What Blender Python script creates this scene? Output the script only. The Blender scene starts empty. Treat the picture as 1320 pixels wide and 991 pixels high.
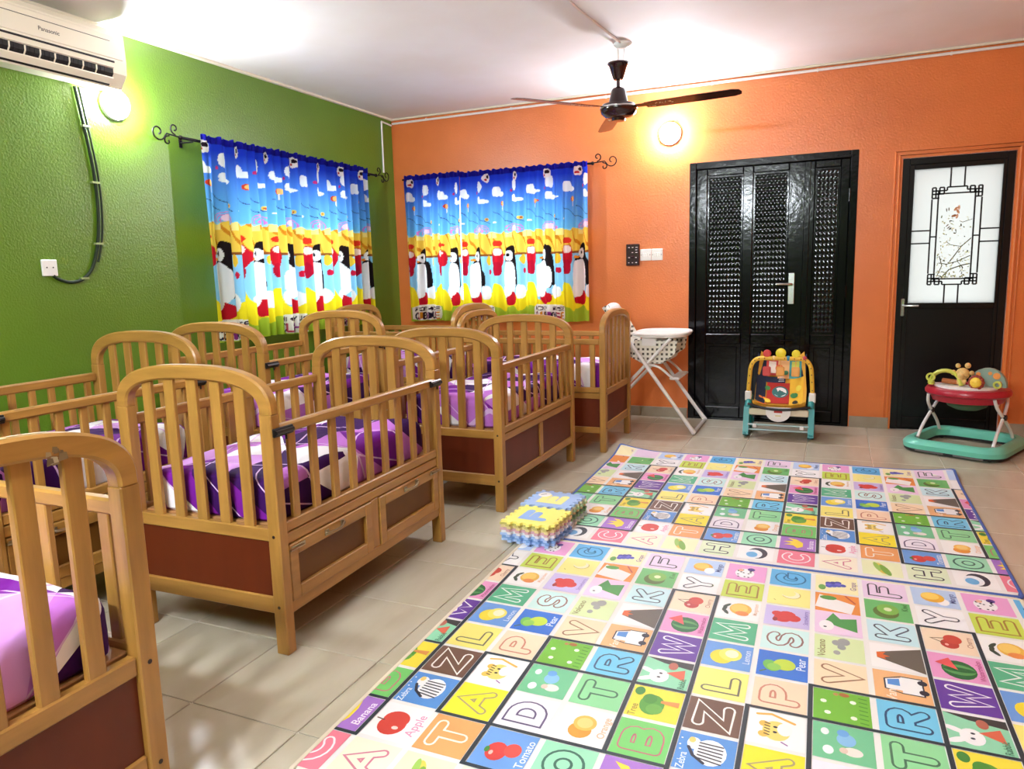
import bpy, bmesh, math, random
import numpy as np
from mathutils import Vector, Matrix
random.seed(7); rng = np.random.default_rng(7)
S = bpy.context.scene; C = S.collection

# ------------------------------------------------------------------ camera, world, exposure
FPX, CX, CY, CZ, YAW, PITCH, ROLL = 941.72, 4.0828, -6.4607, 1.3198, -0.41563, 0.15181, -0.02766
def cam_axes():
    cy, sy, cp, sp = math.cos(YAW), math.sin(YAW), math.cos(PITCH), math.sin(PITCH)
    f = Vector((sy*cp, cy*cp, -sp)); r = Vector((cy, -sy, 0)); u = r.cross(f)
    cr, sr = math.cos(ROLL), math.sin(ROLL)
    return f, r*cr+u*sr, u*cr-r*sr
F_, R_, U_ = cam_axes()
cam = bpy.data.cameras.new('camera'); cam.sensor_width = 36; cam.lens = FPX/1320*36; cam.clip_start = .02
co = bpy.data.objects.new('camera', cam); C.objects.link(co)
M3 = Matrix((R_, U_, -F_)).transposed()
co.matrix_world = Matrix.Translation((CX, CY, CZ)) @ M3.to_4x4()
S.camera = co
w = bpy.data.worlds.new('daylight'); S.world = w; w.use_nodes = True
bg = w.node_tree.nodes['Background']; bg.inputs[0].default_value = (.86, .93, 1, 1); bg.inputs[1].default_value = 3.2
S.view_settings.view_transform = 'Standard'; S.view_settings.look = 'None'
S.view_settings.exposure = 1.1; S.view_settings.gamma = 1; S.view_settings.use_curve_mapping = False
LAMP = 300.0            # radiance of the wall lamps

# ------------------------------------------------------------------ colour and materials
def lin(c): c = c/255; return c/12.92 if c <= .04045 else ((c+.055)/1.055)**2.4
def rgb(r, g, b): return (lin(r), lin(g), lin(b), 1)
MATS = {}
def mat(name, col=(200,200,200), rough=.5, metal=0, spec=.5, bump=0, bscale=40, vary=0, vscale=6, stretch=None, coat=0, attr=False, emit=0, trans=0, bdist=.01):
    if name in MATS: return MATS[name]
    m = bpy.data.materials.new(name); m.use_nodes = True; MATS[name] = m
    nt = m.node_tree; N = nt.nodes; L = nt.links; b = N['Principled BSDF']
    c = rgb(*col); b.inputs['Base Color'].default_value = c
    b.inputs['Roughness'].default_value = rough; b.inputs['Metallic'].default_value = metal
    b.inputs['Specular IOR Level'].default_value = spec; b.inputs['Coat Weight'].default_value = coat
    b.inputs['Coat Roughness'].default_value = .12
    if attr:
        a = N.new('ShaderNodeAttribute'); a.attribute_name = 'Col'; L.new(a.outputs['Color'], b.inputs['Base Color'])
    tc = N.new('ShaderNodeTexCoord'); mp = N.new('ShaderNodeMapping'); L.new(tc.outputs['Object'], mp.inputs[0])
    if stretch: mp.inputs['Scale'].default_value = stretch
    if vary:
        oi = N.new('ShaderNodeObjectInfo'); mm = N.new('ShaderNodeMath'); mm.operation = 'MULTIPLY'; mm.inputs[1].default_value = 37
        L.new(oi.outputs['Random'], mm.inputs[0])
        n = N.new('ShaderNodeTexNoise'); n.noise_dimensions = '4D'; n.inputs['Scale'].default_value = vscale; n.inputs['Detail'].default_value = 5
        L.new(mp.outputs[0], n.inputs['Vector']); L.new(mm.outputs[0], n.inputs['W'])
        hs = N.new('ShaderNodeMix'); hs.data_type = 'RGBA'; hs.blend_type = 'MIX'
        k = 1-vary; hs.inputs[6].default_value = (c[0]*k, c[1]*k*.97, c[2]*k*.92, 1)
        k = 1+vary*.8; hs.inputs[7].default_value = (min(1, c[0]*k), min(1, c[1]*k), min(1, c[2]*k), 1)
        mr = N.new('ShaderNodeMapRange'); mr.inputs[1].default_value = .3; mr.inputs[2].default_value = .7
        L.new(n.outputs[0], mr.inputs[0]); L.new(mr.outputs[0], hs.inputs[0]); L.new(hs.outputs[2], b.inputs['Base Color'])
    if bump:
        n2 = N.new('ShaderNodeTexNoise'); n2.inputs['Scale'].default_value = bscale; n2.inputs['Detail'].default_value = 3
        L.new(mp.outputs[0] if stretch else tc.outputs['Object'], n2.inputs['Vector'])
        bp = N.new('ShaderNodeBump'); bp.inputs['Strength'].default_value = bump; bp.inputs['Distance'].default_value = bdist
        L.new(n2.outputs[0], bp.inputs['Height']); L.new(bp.outputs[0], b.inputs['Normal'])
    if emit:
        b.inputs['Emission Color'].default_value = c; b.inputs['Emission Strength'].default_value = emit
    if trans:
        out = N['Material Output']; t = N.new('ShaderNodeBsdfTranslucent'); mx = N.new('ShaderNodeMixShader'); mx.inputs[0].default_value = trans
        if attr: L.new(a.outputs['Color'], t.inputs[0])
        else: t.inputs[0].default_value = c
        L.new(b.outputs[0], mx.inputs[1]); L.new(t.outputs[0], mx.inputs[2]); L.new(mx.outputs[0], out.inputs[0])
    return m
WOOD = (170,124,58)
def wood(axis):
    st = {'x': (.12,1,1), 'y': (1,.12,1), 'z': (1,1,.12)}[axis]
    return mat('wood_grain_'+axis, WOOD, .36, vary=.2, vscale=34, stretch=st, bump=.06, bscale=120, coat=.12)
M_PANEL = lambda: mat('red_brown_panel', (98,38,14), .42, spec=.3, vary=.15, vscale=10, stretch=(1,1,.2))

# ------------------------------------------------------------------ mesh helpers
class MB:
    """collects geometry, builds ONE mesh object"""
    def __init__(s): s.v = []; s.f = []; s.c = []
    def add(s, vs, fs, col=None):
        o = len(s.v); s.v += [tuple(p) for p in vs]; s.f += [tuple(i+o for i in f) for f in fs]
        s.c += [col]*len(vs); return s
    def box(s, a, b, ch=0, col=None):
        x0,y0,z0 = a; x1,y1,z1 = b
        x0,x1 = min(x0,x1),max(x0,x1); y0,y1 = min(y0,y1),max(y0,y1); z0,z1 = min(z0,z1),max(z0,z1)
        if not ch:
            vs = [(x0,y0,z0),(x1,y0,z0),(x1,y1,z0),(x0,y1,z0),(x0,y0,z1),(x1,y0,z1),(x1,y1,z1),(x0,y1,z1)]
            return s.add(vs, [(3,2,1,0),(4,5,6,7),(0,1,5,4),(1,2,6,5),(2,3,7,6),(3,0,4,7)], col)
        bm = bmesh.new(); bmesh.ops.create_cube(bm, size=1)
        for v in bm.verts:
            v.co = Vector(((x0+x1)/2+v.co.x*(x1-x0), (y0+y1)/2+v.co.y*(y1-y0), (z0+z1)/2+v.co.z*(z1-z0)))
        ch = min(ch, .45*min(x1-x0, y1-y0, z1-z0))
        bmesh.ops.bevel(bm, geom=bm.edges[:], offset=ch, segments=1, affect='EDGES')
        return s.bm(bm, col)
    def bm(s, bm, col=None):
        bm.verts.index_update(); s.add([v.co[:] for v in bm.verts], [[v.index for v in f.verts] for f in bm.faces], col); bm.free(); return s
    def tube(s, pts, r, n=10, col=None, closed=False, flat=None):
        pts = [Vector(p) for p in pts]; k = len(pts); rs = r if isinstance(r, (list, tuple)) else [r]*k
        vs = []; up = None
        for i, p in enumerate(pts):
            a = pts[(i-1) % k] if (closed or i > 0) else p; b = pts[(i+1) % k] if (closed or i < k-1) else p
            t = (b-a).normalized()
            if up is None: up = Vector((0,0,1)) if abs(t.z) < .9 else Vector((1,0,0))
            e1 = t.cross(up); e1 = e1.normalized() if e1.length > 1e-5 else t.orthogonal().normalized()
            e2 = e1.cross(t).normalized(); up = e2
            for j in range(n):
                q = 2*math.pi*j/n
                vs.append(p+e1*math.cos(q)*rs[i]*(flat or 1)+e2*math.sin(q)*rs[i])
        fs = []
        for i in range(k if closed else k-1):
            for j in range(n):
                i2 = (i+1) % k; fs.append((i*n+j, i*n+(j+1) % n, i2*n+(j+1) % n, i2*n+j))
        if not closed: fs += [tuple(range(n))[::-1], tuple((k-1)*n+j for j in range(n))]
        return s.add(vs, fs, col)
    def lathe(s, prof, c=(0,0,0), n=24, axis='z', col=None):
        vs = []; fs = []
        for (r, h) in prof:
            for j in range(n):
                q = 2*math.pi*j/n; x, y = r*math.cos(q), r*math.sin(q)
                p = {'z': (x,y,h), 'x': (h,x,y), 'y': (x,h,y)}[axis]
                vs.append((p[0]+c[0], p[1]+c[1], p[2]+c[2]))
        k = len(prof)
        for i in range(k-1):
            for j in range(n): fs.append((i*n+j, i*n+(j+1) % n, (i+1)*n+(j+1) % n, (i+1)*n+j))
        fs += [tuple(range(n))[::-1], tuple((k-1)*n+j for j in range(n))]
        return s.add(vs, fs, col)
    def ball(s, c, r, n=12, col=None):
        rx, ry, rz = r if isinstance(r, tuple) else (r,r,r); vs = []; fs = []; m = n//2+1
        for i in range(m+1):
            a = math.pi*i/m
            for j in range(n):
                q = 2*math.pi*j/n; vs.append((c[0]+rx*math.sin(a)*math.cos(q), c[1]+ry*math.sin(a)*math.sin(q), c[2]+rz*math.cos(a)))
        for i in range(m):
            for j in range(n): fs.append((i*n+j, (i+1)*n+j, (i+1)*n+(j+1) % n, i*n+(j+1) % n))
        return s.add(vs, fs, col)
    def prism(s, out, t0, t1, plane='xz', col=None):
        """extrude a 2-D outline (ccw) between t0 and t1 along the remaining axis"""
        def P(a, b, t): return {'xz': (a,t,b), 'yz': (t,a,b), 'xy': (a,b,t)}[plane]
        n = len(out); vs = [P(a,b,t0) for a,b in out]+[P(a,b,t1) for a,b in out]
        fs = [tuple(range(n)), tuple(range(2*n-1, n-1, -1))]+[(i, n+i, n+(i+1) % n, (i+1) % n) for i in range(n)]
        return s.add(vs, fs, col)
    def mesh(s, name, m, smooth=False, fixn=True):
        me = bpy.data.meshes.new(name); me.from_pydata(s.v, [], s.f)
        if fixn:
            b = bmesh.new(); b.from_mesh(me); bmesh.ops.recalc_face_normals(b, faces=b.faces); b.to_mesh(me); b.free()
        me.materials.append(m)
        if any(c is not None for c in s.c):
            a = me.color_attributes.new('Col', 'FLOAT_COLOR', 'POINT')
            a.data.foreach_set('color', np.array([c or (1,1,1,1) for c in s.c], dtype=np.float32).ravel())
        if smooth:
            me.polygons.foreach_set('use_smooth', [True]*len(me.polygons))
            me.set_sharp_from_angle(angle=math.radians(42))
        return me
    def build(s, name, m, parent=None, smooth=False, fixn=True, loc=None):
        return obj(name, s.mesh(name, m, smooth, fixn), parent, loc)
def obj(name, me, parent=None, loc=None):
    o = bpy.data.objects.new(name, me); C.objects.link(o)
    if parent: o.parent = parent
    if loc is not None: o.location = loc
    return o
def tag(o, label, cat, group=None):
    o['label'] = label; o['category'] = cat
    if group: o['group'] = group
    return o
def thing(name, label, cat, loc=(0,0,0), rz=0, group=None):
    o = bpy.data.objects.new(name, None); C.objects.link(o); o.location = loc; o.rotation_euler = (0,0,rz)
    o.empty_display_size = .05
    return tag(o, label, cat, group)
def struct(o): o['kind'] = 'structure'; return o
def copy_tree(o, parent=None):
    c = o.copy(); C.objects.link(c); c.parent = parent
    for ch in list(o.children): copy_tree(ch, c)
    return c
def arc(c, r, a0, a1, n): return [(c[0]+r*math.cos(math.radians(a0+(a1-a0)*i/n)), c[1]+r*math.sin(math.radians(a0+(a1-a0)*i/n))) for i in range(n+1)]
def smoothpath(pts, n=6):
    P = [Vector(p) for p in pts]; out = []
    for i in range(len(P)-1):
        a, b, c, d = P[max(i-1,0)], P[i], P[i+1], P[min(i+2,len(P)-1)]
        for k in range(n):
            t = k/n; out.append(.5*((2*b)+(c-a)*t+(2*a-5*b+4*c-d)*t*t+(-a+3*b-3*c+d)*t**3))
    return out+[P[-1]]
TXT = {}
def text_tris(s):
    """filled letters: (verts 2d, faces), cap height about 0.7"""
    if s not in TXT:
        cu = bpy.data.curves.new('t', 'FONT'); cu.body = s; cu.size = 1; cu.align_x = 'CENTER'; cu.align_y = 'CENTER'; cu.offset = .012; cu.resolution_u = 3
        o = bpy.data.objects.new('t', cu); C.objects.link(o); dg = bpy.context.evaluated_depsgraph_get()
        me = bpy.data.meshes.new_from_object(o.evaluated_get(dg))
        TXT[s] = ([v.co[:2] for v in me.vertices], [tuple(p.vertices) for p in me.polygons])
        bpy.data.objects.remove(o); bpy.data.curves.remove(cu); bpy.data.meshes.remove(me)
    return TXT[s]
# bubble-letter skeletons in a unit box
def ring(cx, cy, rx, ry, a0=0, a1=360, n=14): return [(cx+rx*math.cos(math.radians(a0+(a1-a0)*i/n)), cy+ry*math.sin(math.radians(a0+(a1-a0)*i/n))) for i in range(n+1)]
GL = {
 'A': [[(0,0),(.5,1),(1,0)],[(.2,.38),(.8,.38)]],
 'B': [[(0,0),(0,1)],[(0,1),(.55,1)]+ring(.55,.76,.38,.24,90,-90,6)+[(.05,.52)],[(.05,.52),(.58,.52)]+ring(.58,.26,.42,.26,90,-90,6)+[(0,0)]],
 'C': [ring(.55,.5,.5,.5,45,315)], 'D': [[(0,0),(0,1),(.4,1)]+ring(.4,.5,.58,.5,90,-90,9)+[(0,0)]],
 'E': [[(1,1),(0,1),(0,0),(1,0)],[(0,.52),(.8,.52)]], 'F': [[(1,1),(0,1),(0,0)],[(0,.52),(.8,.52)]],
 'G': [ring(.5,.5,.5,.5,50,330)+[(.95,.45),(.6,.45)]], 'H': [[(0,0),(0,1)],[(1,0),(1,1)],[(0,.5),(1,.5)]],
 'I': [[(.5,0),(.5,1)]], 'K': [[(0,0),(0,1)],[(.95,1),(.05,.42)],[(.3,.58),(1,0)]], 'L': [[(0,1),(0,0),(.9,0)]],
 'M': [[(0,0),(.1,1),(.5,.25),(.9,1),(1,0)]], 'O': [ring(.5,.5,.5,.5)], 'P': [[(0,0),(0,1)],[(0,1),(.5,1)]+ring(.5,.73,.45,.27,90,-90,7)+[(0,.46)]],
 'R': [[(0,0),(0,1)],[(0,1),(.5,1)]+ring(.5,.74,.42,.26,90,-90,7)+[(0,.48)],[(.45,.48),(.95,0)]],
 'S': [ring(.5,.75,.42,.25,30,270,8)+ring(.5,.25,.45,.25,90,-150,8)], 'T': [[(0,1),(1,1)],[(.5,1),(.5,0)]],
 'U': [[(0,1),(0,.4)]+ring(.5,.4,.5,.4,180,360,8)+[(1,1)]], 'V': [[(0,1),(.5,0),(1,1)]],
 'W': [[(0,1),(.25,0),(.5,.8),(.75,0),(1,1)]], 'Y': [[(0,1),(.5,.45),(1,1)],[(.5,.45),(.5,0)]], 'Z': [[(0,1),(1,1),(0,0),(1,0)]]}

class Print:
    """flat print: vector shapes laid as thin ink layers through a map (a,b,h)->xyz"""
    def __init__(s, fn): s.mb = MB(); s.fn = fn; s.x = None; s.k = 0
    def P(s, p, lay): a, b = s.x(*p) if s.x else p; return s.fn(a, b, .0006+lay*.00024+(s.k % 9)*.000025)
    def poly(s, pts, col, lay=0): s.k += 1; s.mb.add([s.P(p, lay) for p in pts], [tuple(range(len(pts)))], rgb(*col))
    def rect(s, a0, b0, a1, b1, col, lay=0): s.poly([(a0,b0),(a1,b0),(a1,b1),(a0,b1)], col, lay)
    def ell(s, c, rx, ry, col, lay=1, n=18, rot=0):
        cr, sr = math.cos(rot), math.sin(rot); pts = []
        for i in range(n):
            q = 2*math.pi*i/n; x, y = rx*math.cos(q), ry*math.sin(q); pts.append((c[0]+x*cr-y*sr, c[1]+x*sr+y*cr))
        s.poly(pts, col, lay)
    def line(s, pts, wd, col, lay=1, caps=True):
        """one mitred ribbon with round ends, no overlapping pieces"""
        pts = [p for i, p in enumerate(pts) if i == 0 or math.hypot(p[0]-pts[i-1][0], p[1]-pts[i-1][1]) > 1e-4]
        s.k += 1; n = len(pts); h = wd/2; Lf, Rt = [], []
        closed = n > 3 and math.hypot(pts[0][0]-pts[-1][0], pts[0][1]-pts[-1][1]) < 1e-6
        D = []
        for (x0,y0),(x1,y1) in zip(pts[:-1], pts[1:]):
            d = math.hypot(x1-x0, y1-y0) or 1e-6; D.append(((x1-x0)/d, (y1-y0)/d))
        for i, (x, y) in enumerate(pts):
            d0 = D[i-1] if i > 0 else (D[-1] if closed else D[0]); d1 = D[i] if i < n-1 else (D[0] if closed else D[-1])
            nx, ny = -(d0[1]+d1[1]), d0[0]+d1[0]; l = math.hypot(nx, ny)
            if l < .35: nx, ny, l = -d0[1], d0[0], 1.0; m = 1.0
            else: nx, ny = nx/l, ny/l; m = min(1.9, 2/l)
            Lf.append((x+nx*h*m, y+ny*h*m)); Rt.append((x-nx*h*m, y-ny*h*m))
        vs = Lf+Rt; fs = [(i, i+n, i+1+n, i+1) for i in range(n-1)]
        if caps and not closed:
            for (x, y), (dx, dy), ia in ((pts[0], (-D[0][0],-D[0][1]), 0), (pts[-1], D[-1], n-1)):
                a0 = math.atan2(dy, dx); o = len(vs); vs += [(x+h*math.cos(a0+q), y+h*math.sin(a0+q)) for q in (-1.5708,-1.05,-.52,0,.52,1.05,1.5708)]; fs.append(tuple(range(o, o+7)))
        s.mb.add([s.P(p, lay) for p in vs], fs, rgb(*col))
    def glyph(s, ch, c, wd, ht, th, col_out, col_in, lay=1, edge=.022):
        for path in GL[ch]:
            pts = [(c[0]+(x-.5)*wd, c[1]+(y-.5)*ht) for x, y in path]
            s.line(pts, th, col_out, lay); s.line(pts, th-2*edge, col_in, lay+1)
    def word(s, t, c, size, col, lay=2, maxw=None):
        vs, fs = text_tris(t)
        if maxw:
            wdt = max(v[0] for v in vs)-min(v[0] for v in vs); k = min(size, maxw/wdt)
        else: k = size
        s.mb.add([s.P((c[0]+x*k, c[1]+y*size), lay) for x, y in vs], fs, rgb(*col))
    def build(s, name, m, parent): return s.mb.build(name, m, parent, fixn=False)
M_INK = lambda: mat('printed_ink', rough=.5, attr=True, bump=.25, bscale=500, bdist=.002)

# ------------------------------------------------------------------ the room
RX, RY, RZ = 6.30, -7.20, 2.85
GREEN, ORANGE = (94,130,34), (222,122,60)
M_GREEN = mat('green_gloss_paint', GREEN, .3, bump=.6, bscale=80, vary=.06, vscale=3, bdist=.004)
M_ORANGE = mat('orange_gloss_paint', ORANGE, .3, bump=.5, bscale=70, vary=.06, vscale=3, bdist=.004)
M_CEIL = mat('white_ceiling_board', (240,236,236), .75, bump=.12, bscale=12, vary=.03, vscale=2)
def wall(name, m, axis, pos, th, lo, hi, holes):
    """wall slab on plane axis=pos, thickness th outward, along lo..hi, with rectangular holes (a0,a1,z0,z1)"""
    mb = MB(); A = sorted({lo, hi, *[h[0] for h in holes], *[h[1] for h in holes]}); Z = sorted({-.05, RZ+.05, *[h[2] for h in holes], *[h[3] for h in holes]})
    for a0, a1 in zip(A[:-1], A[1:]):
        for z0, z1 in zip(Z[:-1], Z[1:]):
            am, zm = (a0+a1)/2, (z0+z1)/2
            if any(h[0] < am < h[1] and h[2] < zm < h[3] for h in holes): continue
            if axis == 'x': mb.box((pos,a0,z0),(pos+th,a1,z1))
            else: mb.box((a0,pos,z0),(a1,pos+th,z1))
    bm = bmesh.new(); me = mb.mesh(name, m, fixn=False); bm.from_mesh(me); bmesh.ops.remove_doubles(bm, verts=bm.verts, dist=1e-5)
    # drop interior faces shared by neighbouring blocks
    seen = {}
    for f in bm.faces: seen.setdefault(tuple(round(x, 4) for x in f.calc_center_median()), []).append(f)
    bmesh.ops.delete(bm, geom=[f for g in seen.values() if len(g) > 1 for f in g], context='FACES_ONLY')
    bm.to_mesh(me); bm.free()
    return struct(obj(name, me))
D1 = (2.93, 4.225, -.05, 2.19)      # double door
D2 = (4.53, 5.26, -.05, 2.095)      # glazed door
W1 = (-2.38, -.90, 1.02, 2.12)      # window in the green wall (y range)
W2 = (.30, 1.85, 1.02, 2.12)        # window in the orange wall (x range)
wall('wall_left', M_GREEN, 'x', 0, -.2, RY-.2, .2, [W1])
wall('wall_back', M_ORANGE, 'y', 0, .2, 0, RX, [D1, D2, W2])
wall('wall_right', M_ORANGE, 'x', RX, .2, RY-.2, .2, [])
wall('wall_front', M_GREEN, 'y', RY, -.2, 0, RX, [])
struct(MB().box((-.2,RY-.2,RZ),(RX+.2,.2,RZ+.12)).build('ceiling', M_CEIL))
floor = struct(MB().box((-.2,RY-.2,-.08),(RX+.2,.4,-.006)).build('floor', mat('pale_grout', (226,220,204), .8)))
# floor tiles
TP, TX, TY = .42, .16, -.72
M_TILE = mat('beige_glazed_tile', (196,188,168), .22, vary=.07, vscale=9, bump=.03, bscale=9, stretch=(1,.3,1))
cache = {}
def tile(x0, x1, y0, y1):
    g = .0022; x0 += g; x1 -= g; y0 += g; y1 -= g
    k = (round(x1-x0, 4), round(y1-y0, 4))
    if k not in cache:
        ww, hh = k; cache[k] = MB().box((-ww/2,-hh/2,-.006),(ww/2,hh/2,0), ch=.0018).mesh('floor_tile', M_TILE)
    o = obj('floor_tile', cache[k], floor, ((x0+x1)/2, (y0+y1)/2, 0)); return o
xs = [0]+[TX+TP*i for i in range(20) if TX+TP*i < RX-.05]+[RX]
ys = [0]+[-.72+TP]+[TY-TP*i for i in range(40) if TY-TP*i > RY+.05]+[RY]
for a, b in zip(xs[:-1], xs[1:]):
    for c, d in zip(ys[:-1], ys[1:]): tile(a, b, d, c)
# skirting tiles along the walls
M_SKIRT = mat('grey_skirting_tile', (158,148,130), .3, vary=.08, vscale=14)
def skirting(name, runs, axis, pos, out):
    base = None
    for a, b in runs:
        n = max(1, round((b-a)/.42)); st = (b-a)/n
        for i in range(n):
            p, q = a+i*st+.0015, a+(i+1)*st-.0015
            mb = MB()
            if axis == 'x': mb.box((pos,p,0),(pos+out,q,.09), ch=.002)
            else: mb.box((p,pos,0),(q,pos+out,.09), ch=.002)
            if base is None: base = struct(mb.build(name, M_SKIRT))
            else: mb.build('skirting_tile', M_SKIRT, base)
skirting('baseboard_back', [(0.012,D1[0]-.004),(D1[1]+.006,D2[0]-.012),(D2[1]+.012,RX-.012)], 'y', 0, -.012)
skirting('baseboard_left', [(RY+.012,-.012)], 'x', 0, .012)
# ceiling edge batten on the green side, conduit along the orange wall
M_PVC = mat('white_plastic_conduit', (236,232,226), .35)
struct(MB().box((0,RY,RZ-.018),(.03,0,RZ), ch=.003).build('trim_1', mat('cream_batten', (228,220,196), .6)))
struct(MB().box((.03,-.026,RZ-.016),(RX,0,RZ), ch=.003).build('trim_2', mat('cream_batten', (228,220,196), .6)))
t = thing('cable_conduit', 'thin white plastic conduit running along the top of the orange wall', 'conduit', (0,0,0))
MB().tube([(.02,-.012,RZ-.045),(2.6,-.012,RZ-.04),(RX,-.012,RZ-.04)], .0105, 8).build('pipe', M_PVC, t, True)
for x in (.4,1.3,2.2,3.1,3.9,4.8,5.6): MB().tube([(x,-.012,RZ-.041),(x+.012,-.012,RZ-.041)], .014, 8).build('clip', M_PVC, t, True)
t = thing('corner_conduit', 'white plastic conduit dropping down the green wall beside the corner', 'conduit', (0,0,0))
MB().tube([(.010,-.19,2.80),(.010,-.195,2.32)], .0085, 8).build('pipe', M_PVC, t, True)
MB().tube([(.010,-.19,2.80),(.010,-.02,2.79)], .0085, 8).build('elbow', M_PVC, t, True)

# ------------------------------------------------------------------ windows and curtains
M_ALU = mat('white_aluminium', (225,225,222), .4)
def pane_mat():
    if 'window_glass' in MATS: return MATS['window_glass']
    m = bpy.data.materials.new('window_glass'); m.use_nodes = True; nt = m.node_tree; N = nt.nodes; L = nt.links
    N.remove(N['Principled BSDF']); tr = N.new('ShaderNodeBsdfTransparent'); tr.inputs[0].default_value = (.93,.95,.95,1)
    gl = N.new('ShaderNodeBsdfGlossy'); gl.inputs['Roughness'].default_value = .03; mx = N.new('ShaderNodeMixShader'); fr = N.new('ShaderNodeFresnel')
    L.new(fr.outputs[0], mx.inputs[0]); L.new(tr.outputs[0], mx.inputs[1]); L.new(gl.outputs[0], mx.inputs[2]); L.new(mx.outputs[0], N['Material Output'].inputs[0])
    MATS['window_glass'] = m; return m
def window(name, axis, lo, hi, z0, z1):
    e = bpy.data.objects.new(name, None); C.objects.link(e); struct(e)
    B = (lambda mb, a0, a1, d0, d1, p, q: mb.box((-d1,a0,p),(-d0,a1,q))) if axis == 'x' else (lambda mb, a0, a1, d0, d1, p, q: mb.box((a0,d0,p),(a1,d1,q)))
    f = MB(); w_ = .045
    B(f, lo, hi, .06, .12, z0, z0+w_); B(f, lo, hi, .06, .12, z1-w_, z1); B(f, lo, lo+w_, .06, .12, z0+w_, z1-w_); B(f, hi-w_, hi, .06, .12, z0+w_, z1-w_)
    f.build('window_frame', M_ALU, e)
    mid = (lo+hi)/2; g = MB(); B(g, mid-.025, mid+.025, .07, .11, z0+w_, z1-w_); g.build('mullion', M_ALU, e)
    for a, b in ((lo+w_, mid-.025), (mid+.025, hi-w_)):
        g = MB(); B(g, a, b, .086, .092, z0+w_, z1-w_); g.build('pane', pane_mat(), e)
    return e
window('window_1', 'x', *W1); window('window_2', 'y', *W2)

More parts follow.
